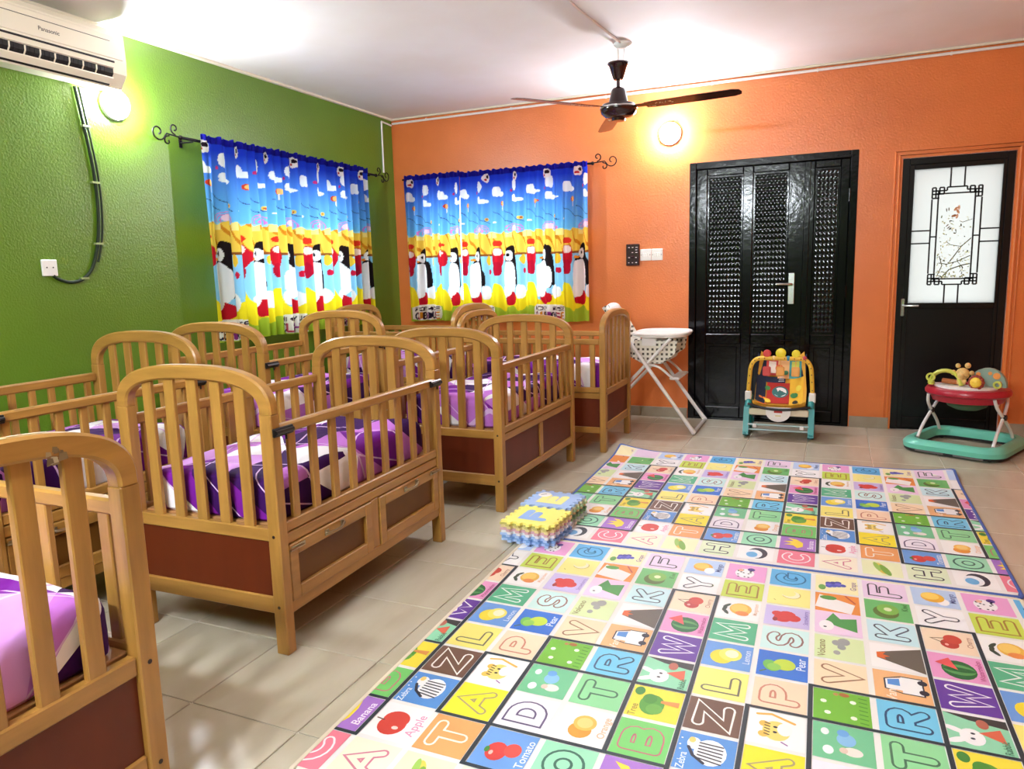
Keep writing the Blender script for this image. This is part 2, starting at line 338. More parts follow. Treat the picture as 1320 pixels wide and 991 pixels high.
def paint_curtain(U, V):
    """print of the curtain cloth; U metres across, V metres above the hem"""
    V = np.where(V < .83, V*.77, .639+(V-.83)*(.761/.57))
    Cc = np.zeros(U.shape+(3,)); L3 = lambda *c: np.array(rgb(*c)[:3])
    def mixc(mask, col): Cc[mask] = L3(*col)
    t = np.clip((V-.62)/.66, 0, 1)[..., None]
    Cc[:] = L3(120,205,248)*(1-t)+L3(34,62,214)*t
    Pd = .345
    k = np.floor(U/Pd); u = U-k*Pd; odd = (k % 2 == 1)
    def ell(cx, cy, rx, ry, m=None):
        r = ((u-cx)/rx)**2+((V-cy)/ry)**2 < 1; return r if m is None else r & m
    low = V < .64
    Cc[low] = L3(150,216,250)
    g = np.clip((V-.08)/.5, 0, 1)
    hills = V < .20+.05*np.sin(u/Pd*2*np.pi+1)+.03*np.sin(u*31)
    # pale clouds
    for cx, cy, rx, ry in ((.07,1.13,.035,.06),(.10,1.10,.05,.03),(.25,1.20,.03,.07),(.27,1.02,.055,.025),(.24,1.05,.025,.04)):
        mixc(ell(cx, cy, rx, ry), (246,250,255))
    # fairground wheel arcs, pink
    for r in (.035,.055,.075):
        d = np.hypot(u-.24, V-.66); mixc((abs(d-r) < .0035) & (V > .64), (220,130,205))
    ang = np.arctan2(V-.66, u-.24); mixc((np.abs(np.sin(ang*6)) < .12) & (np.hypot(u-.24, V-.66) < .075) & (V > .64), (232,160,215))
    mixc(ell(.24,.68,.03,.035), (250,215,235))
    # swooping strings
    for a, b, c in ((.04,.95,1.0),(.16,.98,.8)):
        mixc(np.abs(V-(b-.9*(u-a)-c*(u-a)**2*.3)) < .0035*1.3, (60,70,130)) if False else None
        s_ = (u > a) & (u < a+.17); mixc(s_ & (np.abs(V-(.9-1.25*(u-a)+2.2*(u-a)**2)) < .004), (58,70,120))
    # balloons
    mixc(ell(.12,.985,.024,.032), (206,66,40)); mixc(ell(.125,.985,.017,.03), (250,190,110)); mixc(ell(.122,.93,.006,.03), (240,235,240))
    mixc(ell(.30,.80,.016,.022), (240,205,90)); mixc(ell(.30,.80,.008,.01), (200,80,60)); mixc(ell(.05,.76,.012,.012), (250,250,250))
    mixc(ell(.21,1.13,.01,.016), (200,50,120))
    # yellow village band
    yb = (V > .485) & (V < .64+.012*np.sin(u*60)); mixc(yb, (246,212,84)); mixc(yb & (np.sin(u*70+V*40) > .86), (214,140,36)); mixc(yb & (V > .6) & (np.sin(u*43) > .6), (255,240,150))
    mixc((V > .47) & (V < .485), (150,90,40))
    # red booths
    mixc(ell(.06,.46,.05,.07), (205,30,48)); mixc(ell(.06,.50,.03,.025), (250,235,230)); mixc(ell(.055,.38,.03,.05), (186,24,50)); mixc(ell(.06,.56,.035,.02), (225,60,40))
    mixc(ell(.31,.44,.022,.035), (250,205,60)); mixc(ell(.32,.36,.014,.02), (205,30,60))
    # ground
    mixc(hills, (250,234,40)); mixc(hills & (V < .09+.02*np.sin(u*40)), (176,206,60))
    # black and white birds standing in a row
    mixc(ell(.205,.36,.062,.135), (34,26,28)); mixc(ell(.205,.50,.036,.042), (34,26,28))
    mixc(ell(.178,.31,.062,.12), (250,250,250)); mixc(ell(.185,.47,.024,.036), (250,250,250)); mixc(ell(.178,.475,.007,.012), (30,25,30))
    mixc(ell(.153,.445,.014,.009), (240,150,40)); mixc(ell(.262,.30,.016,.075), (34,26,28))
    mixc(ell(.19,.165,.05,.05) , (200,28,44)); mixc(ell(.15,.22,.045,.05), (250,250,250)); mixc(ell(.285,.21,.045,.05), (246,248,250))
    # title plaques with lettering
    per = 2*Pd; kk = np.floor(U/per); uu = U-kk*per
    mixc((((uu-.22)/.16)**4+((V-.062)/.058)**4) < 1, (250,248,240))
    def letters(txt, x0, y0, adv, hgt, th, cols):
        for i, ch in enumerate(txt):
            if ch == ' ': continue
            cx = x0+i*adv
            box = (uu > cx-th) & (uu < cx+adv+th) & (V > y0-th) & (V < y0+hgt+th)
            pu, pv = uu[box], V[box]; dist = np.full(pu.shape, 9.)
            for path in GL[ch]:
                for (ax, ay), (bx, by) in zip(path[:-1], path[1:]):
                    A = np.array([cx+ax*adv*.72, y0+ay*hgt]); B = np.array([cx+bx*adv*.72, y0+by*hgt]); d = B-A; q = np.clip(((pu-A[0])*d[0]+(pv-A[1])*d[1])/(d@d+1e-9), 0, 1)
                    dist = np.minimum(dist, np.hypot(pu-A[0]-q*d[0], pv-A[1]-q*d[1]))
            sub = Cc[box]; sub[dist < th/2] = L3(*cols[i % len(cols)]); Cc[box] = sub
    letters('MICKEY MOUSE', .085, .078, .0232, .024, .006, [(50,30,50)])
    letters('CLUBHOUSE', .085, .016, .0305, .046, .010, [(40,35,60),(190,60,90),(225,150,40),(60,45,50),(150,60,140),(40,35,60)])
    # gathered header
    hd = V > 1.335; mixc(hd, (26,26,150))
    uh = (U+.05) % .30; mixc(((uh-.15)/.03)**2+((V-1.30)/.055)**2 < 1, (248,240,240)); mixc(((uh-.157)/.014)**2+((V-1.315)/.022)**2 < 1, (40,25,40)); mixc(((uh-.14)/.01)**2+((V-1.28)/.014)**2 < 1, (190,40,50))
    return Cc
M_CURT = mat('printed_curtain_cloth', rough=.8, spec=.1, attr=True, trans=.55)
def curtain(name, label, axis, a0, a1, z0, z1, off, seed, u0=0):
    Lw = a1-a0; nu = int(Lw/.0042); nv = int((z1-z0)/.005); r = np.random.default_rng(seed)
    uu, vv = np.meshgrid(np.linspace(0, Lw, nu), np.linspace(0, z1-z0, nv))
    ph = 2*np.pi*uu/.105+2.2*np.sin(uu*5.1+seed)+.35*np.sin(vv*3)
    gather = .45+.55*np.clip((z1-z0-vv)/.5, 0, 1)
    dep = .024*np.sin(ph)*gather+.012*np.sin(uu*23+seed+vv*1.1)*gather
    top = vv > (z1-z0-.05); dep = dep+np.where(top, .008*np.sin(uu*150+seed), 0)
    zz = z0+vv+np.where(vv > z1-z0-.02, .006*np.sin(uu*95), 0)+.006*np.sin(uu*9+seed)*(1-vv/(z1-z0))
    cloth_u = uu*1.0+.014*np.cos(ph)+u0
    col = paint_curtain(cloth_u, vv*(1.40/(z1-z0)))
    a = a0+uu; d = off+dep
    X, Y = (d, a) if axis == 'x' else (a, -d)
    me = bpy.data.meshes.new(name); n = nu*nv
    me.vertices.add(n); me.vertices.foreach_set('co', np.stack([X, Y, zz], -1).astype(np.float32).ravel())
    i = np.arange(nv-1)[:, None]*nu+np.arange(nu-1)[None]; q = np.stack([i, i+1, i+1+nu, i+nu], -1).reshape(-1, 4)
    nf = len(q); me.loops.add(nf*4); me.loops.foreach_set('vertex_index', q.ravel().astype(np.int32))
    me.polygons.add(nf); me.polygons.foreach_set('loop_start', np.arange(0, nf*4, 4, dtype=np.int32)); me.polygons.foreach_set('use_smooth', np.ones(nf, dtype=bool))
    me.update(calc_edges=True); me.validate()
    at = me.color_attributes.new('Col', 'FLOAT_COLOR', 'POINT'); at.data.foreach_set('color', np.concatenate([col.reshape(-1,3), np.ones((n,1))], 1).astype(np.float32).ravel())
    me.materials.append(M_CURT)
    return tag(obj(name, me), label, 'curtain', None)
ZC0, ZC1 = .87, 2.275
curtain('curtain', 'bright printed blue and yellow curtain gathered on the green wall rod', 'x', -2.61, -.66, ZC0+.02, ZC1+.02, .150, 3, .08)
curtain('curtain', 'narrower printed blue curtain panel on the orange wall next to the corner', 'y', .20, .824, ZC0, ZC1, .152, 5, .02)
curtain('curtain', 'wider printed blue curtain panel on the orange wall toward the light switches', 'y', .826, 2.08, ZC0, ZC1-.01, .152, 8, .74)
M_IRON = mat('black_wrought_iron', (22,20,22), .4, metal=.6)
def finial(fn):
    """scrolled leaf end; fn(u,v) -> xyz, u outward from the rod end"""
    out = []
    sp = lambda c, r0, r1, a0, a1, n=22: [(c[0]+(r0+(r1-r0)*i/n)*math.cos(math.radians(a0+(a1-a0)*i/n)), c[1]+(r0+(r1-r0)*i/n)*math.sin(math.radians(a0+(a1-a0)*i/n))) for i in range(n+1)]
    out.append([(-.02,0),(.06,.005),(.12,.01)]+sp((.185,.012), .055, .012, 200, 620))
    out.append([(.05,.0)]+sp((.055,.05), .035, .010, 270, 640))
    out.append([(.10,.0)]+sp((.115,-.035), .03, .008, 95, -220))
    return [[fn(*p) for p in c] for c in out]
def rod(label, axis, a0, a1, z, fins):
    t = thing('curtain_rod', label, 'curtain rod', (0,0,0)); P = (lambda a, d, zz: (d, a, zz)) if axis == 'x' else (lambda a, d, zz: (a, -d, zz))
    MB().tube([P(a0,.115,z), P(a1,.115,z)], .010, 10).build('rod', M_IRON, t, True)
    for a in (a0+.09, a1-.09):
        m = MB().tube([P(a,0,z-.01), P(a,.115,z-.012)], .006, 8)
        lo = P(a-.012,0,z-.04); hi = P(a+.012,.006,z+.03); m.box(lo, hi); m.build('bracket', M_IRON, t)
    for a, s in fins:
        m = MB()
        for path in finial(lambda u, v: P(a+s*u, .115, z+v)): m.tube(path, .0052, 6)
        m.ball(P(a+s*.01,.115,z), .016, 10); m.build('finial', M_IRON, t, True)
rod('black iron curtain rod with scrolled finials on the green wall', 'x', -2.74, -.50, 2.255, [(-2.74,-1),(-.50,1)])
rod('black iron curtain rod with scrolled finial on the orange wall', 'y', .17, 2.10, 2.245, [(2.10,1)])

# ------------------------------------------------------------------ wall lamps
M_LAMP = mat('lit_lamp_dome', (238,244,255), .4, emit=LAMP)
M_LBASE = mat('white_lamp_base', (240,240,238), .4)
def lamp(label, pos, ax):
    """round bulkhead lamp; ax = outward direction as (axis, sign)"""
    t = thing('wall_lamp', label, 'wall lamp', pos); a, s = ax
    MB().lathe([(.05,0),(.091,.001*s),(.091,.026*s),(.078,.032*s)], n=28, axis=a).build('lamp_base', M_LBASE, t, True)
    prof = [(.087*math.cos(q), s*(.027+.062*math.sin(q))) for q in [math.radians(d) for d in (0,20,40,60,78,89)]]
    MB().lathe(prof, n=16, axis=a).build('lamp_dome', M_LAMP, t, True)
    return t
lamp('lit round dome lamp on the green wall below the air conditioner', (0,-3.14,2.40), ('x',1))
lamp('lit round dome lamp on the orange wall above the light switches', (2.765,0,2.445), ('y',-1))
lamp('lit round dome lamp out of view on the green end wall, nearer the cots', (2.15,RY,2.42), ('y',1))  # unseen, behind the camera; inferred from the shadow under the front cot
lamp('lit round dome lamp added out of view between two others on the green end wall', (2.65,RY,2.42), ('y',1))  # unseen twin, added for more light from behind the camera
lamp('lit round dome lamp added out of view on the green end wall, nearer the play mats', (3.15,RY,2.42), ('y',1))  # unseen third lamp, added to brighten the near floor and mats

# ------------------------------------------------------------------ doors in the orange wall
M_BLACK = mat('black_gloss_paint', (7,7,11), .13, spec=.3, bump=.1, bscale=25)
def emboss():
    if 'black_embossed_steel' in MATS: return MATS['black_embossed_steel']
    m = mat('black_embossed_steel', (7,7,11), .12, spec=.35); nt = m.node_tree; N = nt.nodes; L = nt.links
    tc = N.new('ShaderNodeTexCoord'); sx = N.new('ShaderNodeSeparateXYZ'); L.new(tc.outputs['Object'], sx.inputs[0])
    def mth(op, a, b=None):
        n = N.new('ShaderNodeMath'); n.operation = op
        for i, v in enumerate((a, b)):
            if v is None: continue
            if isinstance(v, (int, float)): n.inputs[i].default_value = v
            else: L.new(v, n.inputs[i])
        return n.outputs[0]
    h = mth('MULTIPLY', mth('ABSOLUTE', mth('SINE', mth('MULTIPLY', sx.outputs[0], math.pi/.03))), mth('ABSOLUTE', mth('SINE', mth('MULTIPLY', sx.outputs[2], math.pi/.045))))
    bp = N.new('ShaderNodeBump'); bp.inputs['Strength'].default_value = .5; bp.inputs['Distance'].default_value = .004
    L.new(h, bp.inputs['Height']); L.new(bp.outputs[0], N['Principled BSDF'].inputs['Normal']); return m
M_CHROME = mat('brushed_chrome', (200,200,196), .25, metal=1)
d1 = bpy.data.objects.new('door_1', None); C.objects.link(d1); struct(d1); d1['label'] = 'black glossy double door with embossed panels and chrome handle'
fx0, fx1, fz = D1[0], D1[1], D1[3]
MB().box((fx0,-.006,0),(fx0+.055,.09,fz), ch=.004).box((fx1-.055,-.006,0),(fx1,.09,fz), ch=.004).box((fx0+.055,-.006,fz-.055),(fx1-.055,.09,fz), ch=.004).box((fx0+.055,.0,0),(fx1-.055,.09,.02)).build('door_frame', M_BLACK, d1)
split = 3.86
def leaf(x0, x1, cols, lows, name):
    lf = MB().box((x0,.028,.022),(x1,.06,fz-.058)).build(name, M_BLACK, d1)
    # stiles and rails standing proud of the sunk panels
    def bar(nm, a, b, z0, z1): MB().box((a,.008,z0),(b,.030,z1), ch=.006).build(nm, M_BLACK, lf)
    xs_ = [x0]+[v for c in cols for v in c]+[x1]
    for i in range(0, len(xs_), 2): bar('stile', xs_[i], xs_[i+1], .022, fz-.058)
    for a, b in cols: bar('rail', a, b, 2.075, fz-.058); bar('rail', a, b, .665, .75); bar('rail', a, b, .022, .115)
    for a, b in cols:
        MB().box((a+.014,.021,.765),(b-.014,.027,2.06), ch=.004).build('embossed_panel', emboss(), lf)
        MB().box((a+.03,.019,.14),(b-.03,.027,.64), ch=.006).build('lower_panel', M_BLACK, lf)
    return lf
lf1 = leaf(fx0+.058, split-.002, [(3.075,3.365),(3.445,3.72)], None, 'main_leaf')
lf2 = leaf(split+.002, fx1-.058, [(3.915,4.10)], None, 'narrow_leaf')
MB().box((split-.022,-.004,.03),(split+.022,.008,fz-.06), ch=.004).build('meeting_bar', M_BLACK, lf2)
MB().box((3.735,-.001,1.0),(3.785,.008,1.255), ch=.004).build('handle_plate', M_CHROME, lf1)
MB().tube([(3.76,.004,1.165),(3.76,-.045,1.165),(3.745,-.052,1.165),(3.645,-.052,1.168)], .0095, 10).build('lever', M_CHROME, lf1, True)
MB().tube([(3.76,.0,1.06),(3.76,-.008,1.06)], .012, 12).build('keyhole', M_CHROME, lf1, True)
MB().tube([(3.69,-.008,.70),(3.78,-.008,.70)], .007, 8).tube([(3.72,-.008,.70),(3.72,-.03,.70)], .006, 8).build('bolt', M_BLACK, lf1)
for z in (.42,1.1,1.85): MB().tube([(fx1-.056,-.010,z-.05),(fx1-.056,-.010,z+.05)], .009, 10).build('hinge', M_BLACK, d1, True)
struct(MB().box((fx0,.095,0),(fx1,.12,fz)).build('trim_3', M_BLACK))
# glazed door
d2 = bpy.data.objects.new('door_2', None); C.objects.link(d2); struct(d2); d2['label'] = 'black door with white frosted glass and lattice pattern'
g0, g1, gz = D2[0], D2[1], D2[3]
M_FRAME = mat('black_aluminium', (11,10,13), .25, spec=.4)
MB().box((g0+.002,.02,0),(g0+.05,.10,gz-.002), ch=.003).box((g1-.05,.02,0),(g1-.002,.10,gz-.002), ch=.003).box((g0+.05,.02,gz-.05),(g1-.05,.10,gz-.002), ch=.003).box((g0+.05,.03,0),(g1-.05,.10,.012)).build('door_frame', M_FRAME, d2)
px0, px1, pz0, pz1 = 4.615, 5.187, 1.0, 2.008
lf = MB().box((g0+.05,.03,.012),(px0,.07,gz-.05), ch=.003).box((px1,.03,.012),(g1-.05,.07,gz-.05), ch=.003).box((px0,.03,pz1),(px1,.07,gz-.05), ch=.003).box((px0,.03,.955),(px1,.07,pz0), ch=.003).box((px0,.03,.012),(px1,.07,.10), ch=.003).build('leaf', M_FRAME, d2)
MB().box((px0,.042,.10),(px1,.058,.955)).build('lower_panel', mat('black_lower_sheet', (9,8,10), .3, spec=.3), lf)
M_FROST = mat('white_frosted_glass', (182,182,178), .35, trans=.85)
MB().box((px0,.046,pz0),(px1,.052,pz1)).build('frosted_pane', M_FROST, lf)
M_BAR = mat('black_lattice_bar', (14,14,16), .4)
lat = MB(); bw = .0105
def hb(a, b, z): lat.box((a,.038,z-bw/2),(b,.046,z+bw/2))
def vb(x, z0, z1): lat.box((x-bw/2,.038,z0),(x+bw/2,.046,z1))
ox0, ox1, oz0, oz1 = 4.741, 5.065, 1.140, 1.866; ix0, ix1, iz0, iz1 = 4.782, 5.022, 1.183, 1.820
vb(4.857,oz1,pz1); vb(4.948,oz1,pz1); vb(4.857,pz0,oz0); vb(4.948,pz0,oz0)
for z in (1.455,1.55): hb(px0,ox0,z); hb(ox1,px1,z)
hb(ox0,ix0,1.502); hb(ix1,ox1,1.502)
vb(ox0,oz0+.085,oz1-.085); vb(ox1,oz0+.085,oz1-.085); hb(4.838,4.968,oz1); hb(4.838,4.968,oz0)
vb(ix0,iz0-.02,iz1+.02); vb(ix1,iz0-.02,iz1+.02); hb(ix0-.02,ix1+.02,iz0); hb(ix0-.02,ix1+.02,iz1)
for cx, sx in ((ox0,1),(ox1,-1)):
    for cz, sz in ((oz1,-1),(oz0,1)):
        xs2 = [cx, cx+sx*.024, cx+sx*.048, cx+sx*.078]; zs2 = [cz, cz+sz*.024, cz+sz*.048, cz+sz*.078]
        H = lambda i, j, k: hb(*sorted((xs2[i],xs2[j])), zs2[k]); V = lambda k, i, j: vb(xs2[k], *sorted((zs2[i],zs2[j])))
        H(0,1,0); H(2,3,0); H(0,3,1); H(0,3,2); H(1,2,3); V(0,0,1); V(1,0,3); V(2,0,2); V(3,0,2); V(0,2,3) ; V(0,1,2); H(0,1,3)
        hb(*sorted((xs2[3], cx+sx*.097)), zs2[1]-sz*.0) ; vb(cx+sx*.097, *sorted((cz, zs2[1])))
lat.build('lattice', M_BAR, lf)
pr = Print(lambda a, b, h: (ix0+a, .046-h, iz0+b)); W_, H_ = ix1-ix0, iz1-iz0
r3 = random.Random(3)
for pts, wd in (([(W_-.01,.30),(.17,.24),(.12,.16),(.10,.13)],.007),([(W_-.01,.17),(.15,.13),(.08,.11),(.03,.12)],.006),([(.02,.02),(.05,.10),(.03,.17)],.006),([(.05,.01),(.10,.07),(.18,.10),(W_-.01,.11)],.008),([(.17,.24),(.10,.255),(.07,.28)],.004),([(.15,.13),(.19,.08),(.17,.05)],.004),([(W_-.01,.44),(.17,.42),(.15,.43)],.004)):
    pr.line(pts, wd, (96,92,60), 1)
for i in range(150):
    y = r3.random()**1.7*.46; x = .015+r3.random()*(W_-.03); pr.ell((x,.012+y), r3.uniform(.003,.012), r3.uniform(.002,.005), r3.choice([(120,128,70),(170,170,110),(222,222,170),(90,84,50),(200,196,150)]), 2, 8, r3.random()*3)
for cx, cy in ((.14,.53),(.12,.52),(.135,.50),(.11,.47),(.13,.465)): pr.ell((cx,cy), .018, .009, r3.choice([(214,150,110),(232,180,150),(180,120,80)]), 2, 10, r3.random()*3)
for cx, cy in ((.07,.40),(.08,.385),(.09,.375),(.075,.52),(.06,.515)): pr.ell((cx,cy), .014, .004, (120,110,90), 2, 8, r3.random()*3)
pr.build('branch_picture', mat('printed_glass', rough=.5, attr=True, trans=.3), lf)
MB().box((4.566,.018,.90),(4.592,.03,1.035), ch=.003).build('handle_plate', M_CHROME, lf)
MB().tube([(4.58,.02,.985),(4.58,-.02,.985),(4.60,-.03,.983),(4.685,-.03,.98)], .008, 8).build('lever', M_CHROME, lf, True)
# moulded plaster surround of the glazed door
mo = MB()
for o_, dp in ((.0,.016),(.028,.010)):
    a, b, z = g0-.022-o_, g1+.022+o_, gz+.022+o_
    mo.tube([(a,-.002,.092),(a,-.002,z),(b,-.002,z),(b,-.002,.092)], .011 if o_ == 0 else .008, 8)
struct(mo.build('trim_4', M_ORANGE, None, True))

# ------------------------------------------------------------------ air conditioner, sockets, switches
AY0, AY1 = -4.22, -3.19
ac = thing('air_conditioner', 'cream split air conditioner high on the green wall under the ceiling', 'air conditioner', (0,0,0))
M_AC = mat('cream_plastic', (240,230,206), .35); M_ACD = mat('dark_vent', (24,22,22), .6)
prof = [(0,2.47),(.15,2.455),(.205,2.53),(.21,2.60),(.205,2.745),(.185,2.775),(0,2.775)]
MB().prism([(a,b) for a, b in prof], AY0, AY1, 'xz').build('body', M_AC, ac)
MB().box((.200,AY0+.02,2.605),(.2135,AY1-.018,2.735), ch=.005).build('front_panel', M_AC, ac)
MB().box((.2145,AY0+.02,2.698),(.2125,AY1-.10,2.702)).build('panel_seam', mat('grey_seam', (110,104,92), .6), ac)
MB().prism([(.158,2.463),(.2055,2.525),(.2075,2.575),(.20,2.58)], AY0+.05, AY1-.09, 'xz').build('outlet', M_ACD, ac)
MB().box((.201,AY0+.04,2.585),(.2125,AY1-.08,2.595)).build('outlet_gap', M_ACD, ac)
MB().prism([(.205,2.553),(.215,2.556),(.217,2.576),(.207,2.576)], AY0+.05, AY1-.09, 'xz').build('louvre', M_AC, ac)
MB().prism([(.172,2.474),(.182,2.468),(.203,2.497),(.199,2.505)], AY0+.05, AY1-.09, 'xz').build('louvre', M_AC, ac)
for i in range(32):
    y = AY0+.1+i*.027
    if y < AY1-.13: MB().prism([(.19,2.502),(.207,2.525),(.2085,2.55),(.19,2.55)], y, y+.008, 'xz').build('vane', M_ACD if i % 3 else M_AC, ac)
vs, fs = text_tris('Panasonic'); k = .03
MB().add([(.2140, -3.655+x*k, 2.655+y*k) for x, y in vs], fs).build('brand_lettering', mat('dark_print', (60,56,52), .5), ac, fixn=False)
so = thing('wall_socket', 'white square socket plate on the green wall below the cable', 'socket', (0,0,0))
M_SW = mat('white_switch_plastic', (240,238,232), .3)
MB().box((0,-3.712,1.372),(.012,-3.622,1.464), ch=.003).build('plate', M_SW, so)
for y in (-3.685,-3.648): MB().tube([(.011,y,1.42),(.0135,y,1.42)], .004, 8).build('screw', M_ACD, so)
cb = thing('power_cable', 'dark green cable looping down the green wall from air conditioner to socket', 'cable', (0,0,0))
pts = smoothpath([(.012,-3.39,2.455),(.012,-3.36,2.25),(.012,-3.33,2.0),(.012,-3.325,1.8),(.012,-3.345,1.6),(.012,-3.40,1.43),(.012,-3.47,1.355),(.012,-3.55,1.335),(.012,-3.62,1.352),(.012,-3.652,1.372)], 6)
MB().tube(pts, .0095, 8).build('cable', mat('green_painted_cable', (20,40,10), .6), cb, True)
MB().tube([(p.x+.004,p.y+.022,p.z) for p in pts[:30]], .006, 8).build('cable', mat('green_painted_cable', (20,40,10), .6), cb, True)
for (y, z) in ((-3.35,2.24),(-3.33,1.92),(-3.352,1.56),(-3.47,1.356)): MB().box((0,y-.02,z-.006),(.022,y+.03,z+.006)).build('clip', mat('pale_clip', (150,165,110), .5), cb)
fr = thing('fan_regulator', 'dark brown fan regulator box on the orange wall by the white switches', 'regulator', (0,0,0))
M_BRN = mat('dark_brown_plastic', (46,16,18), .25)
MB().box((2.385,-.035,1.352),(2.50,0,1.54), ch=.004).build('body', M_BRN, fr)
M_WP = mat('white_print', (235,225,220), .5)
rr = random.Random(4)
for r_ in range(7):
    for c_ in range(3):
        x = 2.405+c_*.032; z = 1.375+r_*.022
        if rr.random() < .75: MB().box((x,-.0365,z),(x+rr.uniform(.008,.022),-.035,z+.006)).build('print_mark', M_WP, fr)
MB().lathe([(.012,-.035),(.012,-.048),(.009,-.05)], (2.442,0,1.43), 14, 'y').build('knob', M_BRN, fr, True)
for i, x in enumerate((2.505, 2.606)):
    sw = thing('light_switch', ['white light switch plate touching the brown fan regulator','white light switch plate farther from the brown fan regulator'][i], 'switch', (0,0,0), 0, 'white light switches')
    MB().box((x,-.011,1.392),(x+.098,0,1.492), ch=.003).build('plate', M_SW, sw)
    for q in range(3): MB().box((x+.022+q*.019,-.015,1.425),(x+.036+q*.019,-.010,1.458), ch=.002).build('rocker', M_SW, sw)
    for q in (.01,.088): MB().tube([(x+q,-.0105,1.442),(x+q,-.0125,1.442)], .004, 8).build('screw', mat('grey_screw', (120,116,110), .4), sw)

# ------------------------------------------------------------------ ceiling fan
FX, FY = 2.655, -1.25
rs = thing('ceiling_rose', 'white round ceiling rose above the dark fan', 'ceiling rose', (2.70,-1.29,RZ))
MB().lathe([(.062,0),(.062,-.012),(.045,-.03),(.02,-.036)], n=24).build('cap', M_SW, rs, True)
MB().tube([(0,0,-.01),(-.02,-.25,-.008),(-.06,-.8,-.008),(-.06,-2.6,-.008)], .008, 6).build('surface_cable', M_PVC, rs, True)
fan = thing('ceiling_fan', 'dark maroon three-blade ceiling fan with gold patterned blade roots', 'ceiling fan', (FX,FY,0))
M_FAN = mat('maroon_enamel', (40,14,16), .18, coat=.4); M_FANB = mat('dark_brown_blade', (66,32,26), .25, coat=.3)
MB().tube([(0,0,2.68),(0,0,RZ)], .008, 8).tube([(.035,.0,2.70),(.05,-.03,RZ-.03)], .004, 6).build('hanger', M_PVC, fan, True)
MB().lathe([(.03,2.625),(.036,2.632),(.058,2.70),(.066,2.722),(.074,2.727),(.074,2.737),(.05,2.735)], n=28).build('canopy', M_FAN, fan, True)
MB().tube([(0,0,2.55),(0,0,2.64)], .013, 10).build('down_rod', M_FAN, fan, True)
MB().lathe([(.025,2.575),(.04,2.57),(.05,2.555),(.068,2.475),(.07,2.46)], n=28).build('shank_cover', M_FAN, fan, True)
MB().lathe([(.07,2.468),(.11,2.462),(.128,2.44),(.128,2.425),(.12,2.40),(.09,2.375),(.05,2.368),(.045,2.35),(0.001,2.348)], n=36).build('motor_housing', M_FAN, fan, True)
MB().lathe([(.126,2.444),(.1305,2.440),(.1305,2.434),(.126,2.43)], n=36).build('silver_band', M_CHROME, fan, True)
M_GOLD = mat('gold_print', (214,190,140), .4)
for ang in (232, 354, 113):
    a = math.radians(ang); ca, sa = math.cos(a), math.sin(a); tilt = math.radians(-8)
    def BP(u, v, h=0):
        z = 2.432+v*math.sin(tilt)+h; vv = v*math.cos(tilt); return (ca*u-sa*vv, sa*u+ca*vv, z)
    out = [(.20,-.045),(.26,-.055),(.55,-.062),(.79,-.060),(.835,-.04),(.845,0),(.835,.04),(.79,.060),(.55,.062),(.26,.055),(.20,.045)]
    m = MB(); n = len(out)
    m.add([BP(u,v,.002) for u,v in out]+[BP(u,v,-.002) for u,v in out], [tuple(range(n)), tuple(range(2*n-1,n-1,-1))]+[(i,n+i,n+(i+1) % n,(i+1) % n) for i in range(n)])
    bl = m.build('blade', M_FANB, fan)
    m = MB(); m.add([BP(u,v,h) for h in (.006,.002) for u,v in ((.10,-.02),(.24,-.03),(.24,.03),(.10,.02))], [(0,1,2,3),(7,6,5,4),(0,4,5,1),(1,5,6,2),(2,6,7,3),(3,7,4,0)]); m.build('blade_iron', M_FAN, bl)
    m = MB()
    for i in range(14):
        u = .22+.013*i+rr.uniform(-.003,.003); v = rr.uniform(-.03,.03); r_ = rr.uniform(.004,.009)
        m.add([BP(u+r_*math.cos(q), v+r_*math.sin(q), -.0026) for q in [k*math.pi/3 for k in range(6)]], [(5,4,3,2,1,0)])
    m.build('gold_pattern', M_GOLD, bl, fixn=False)

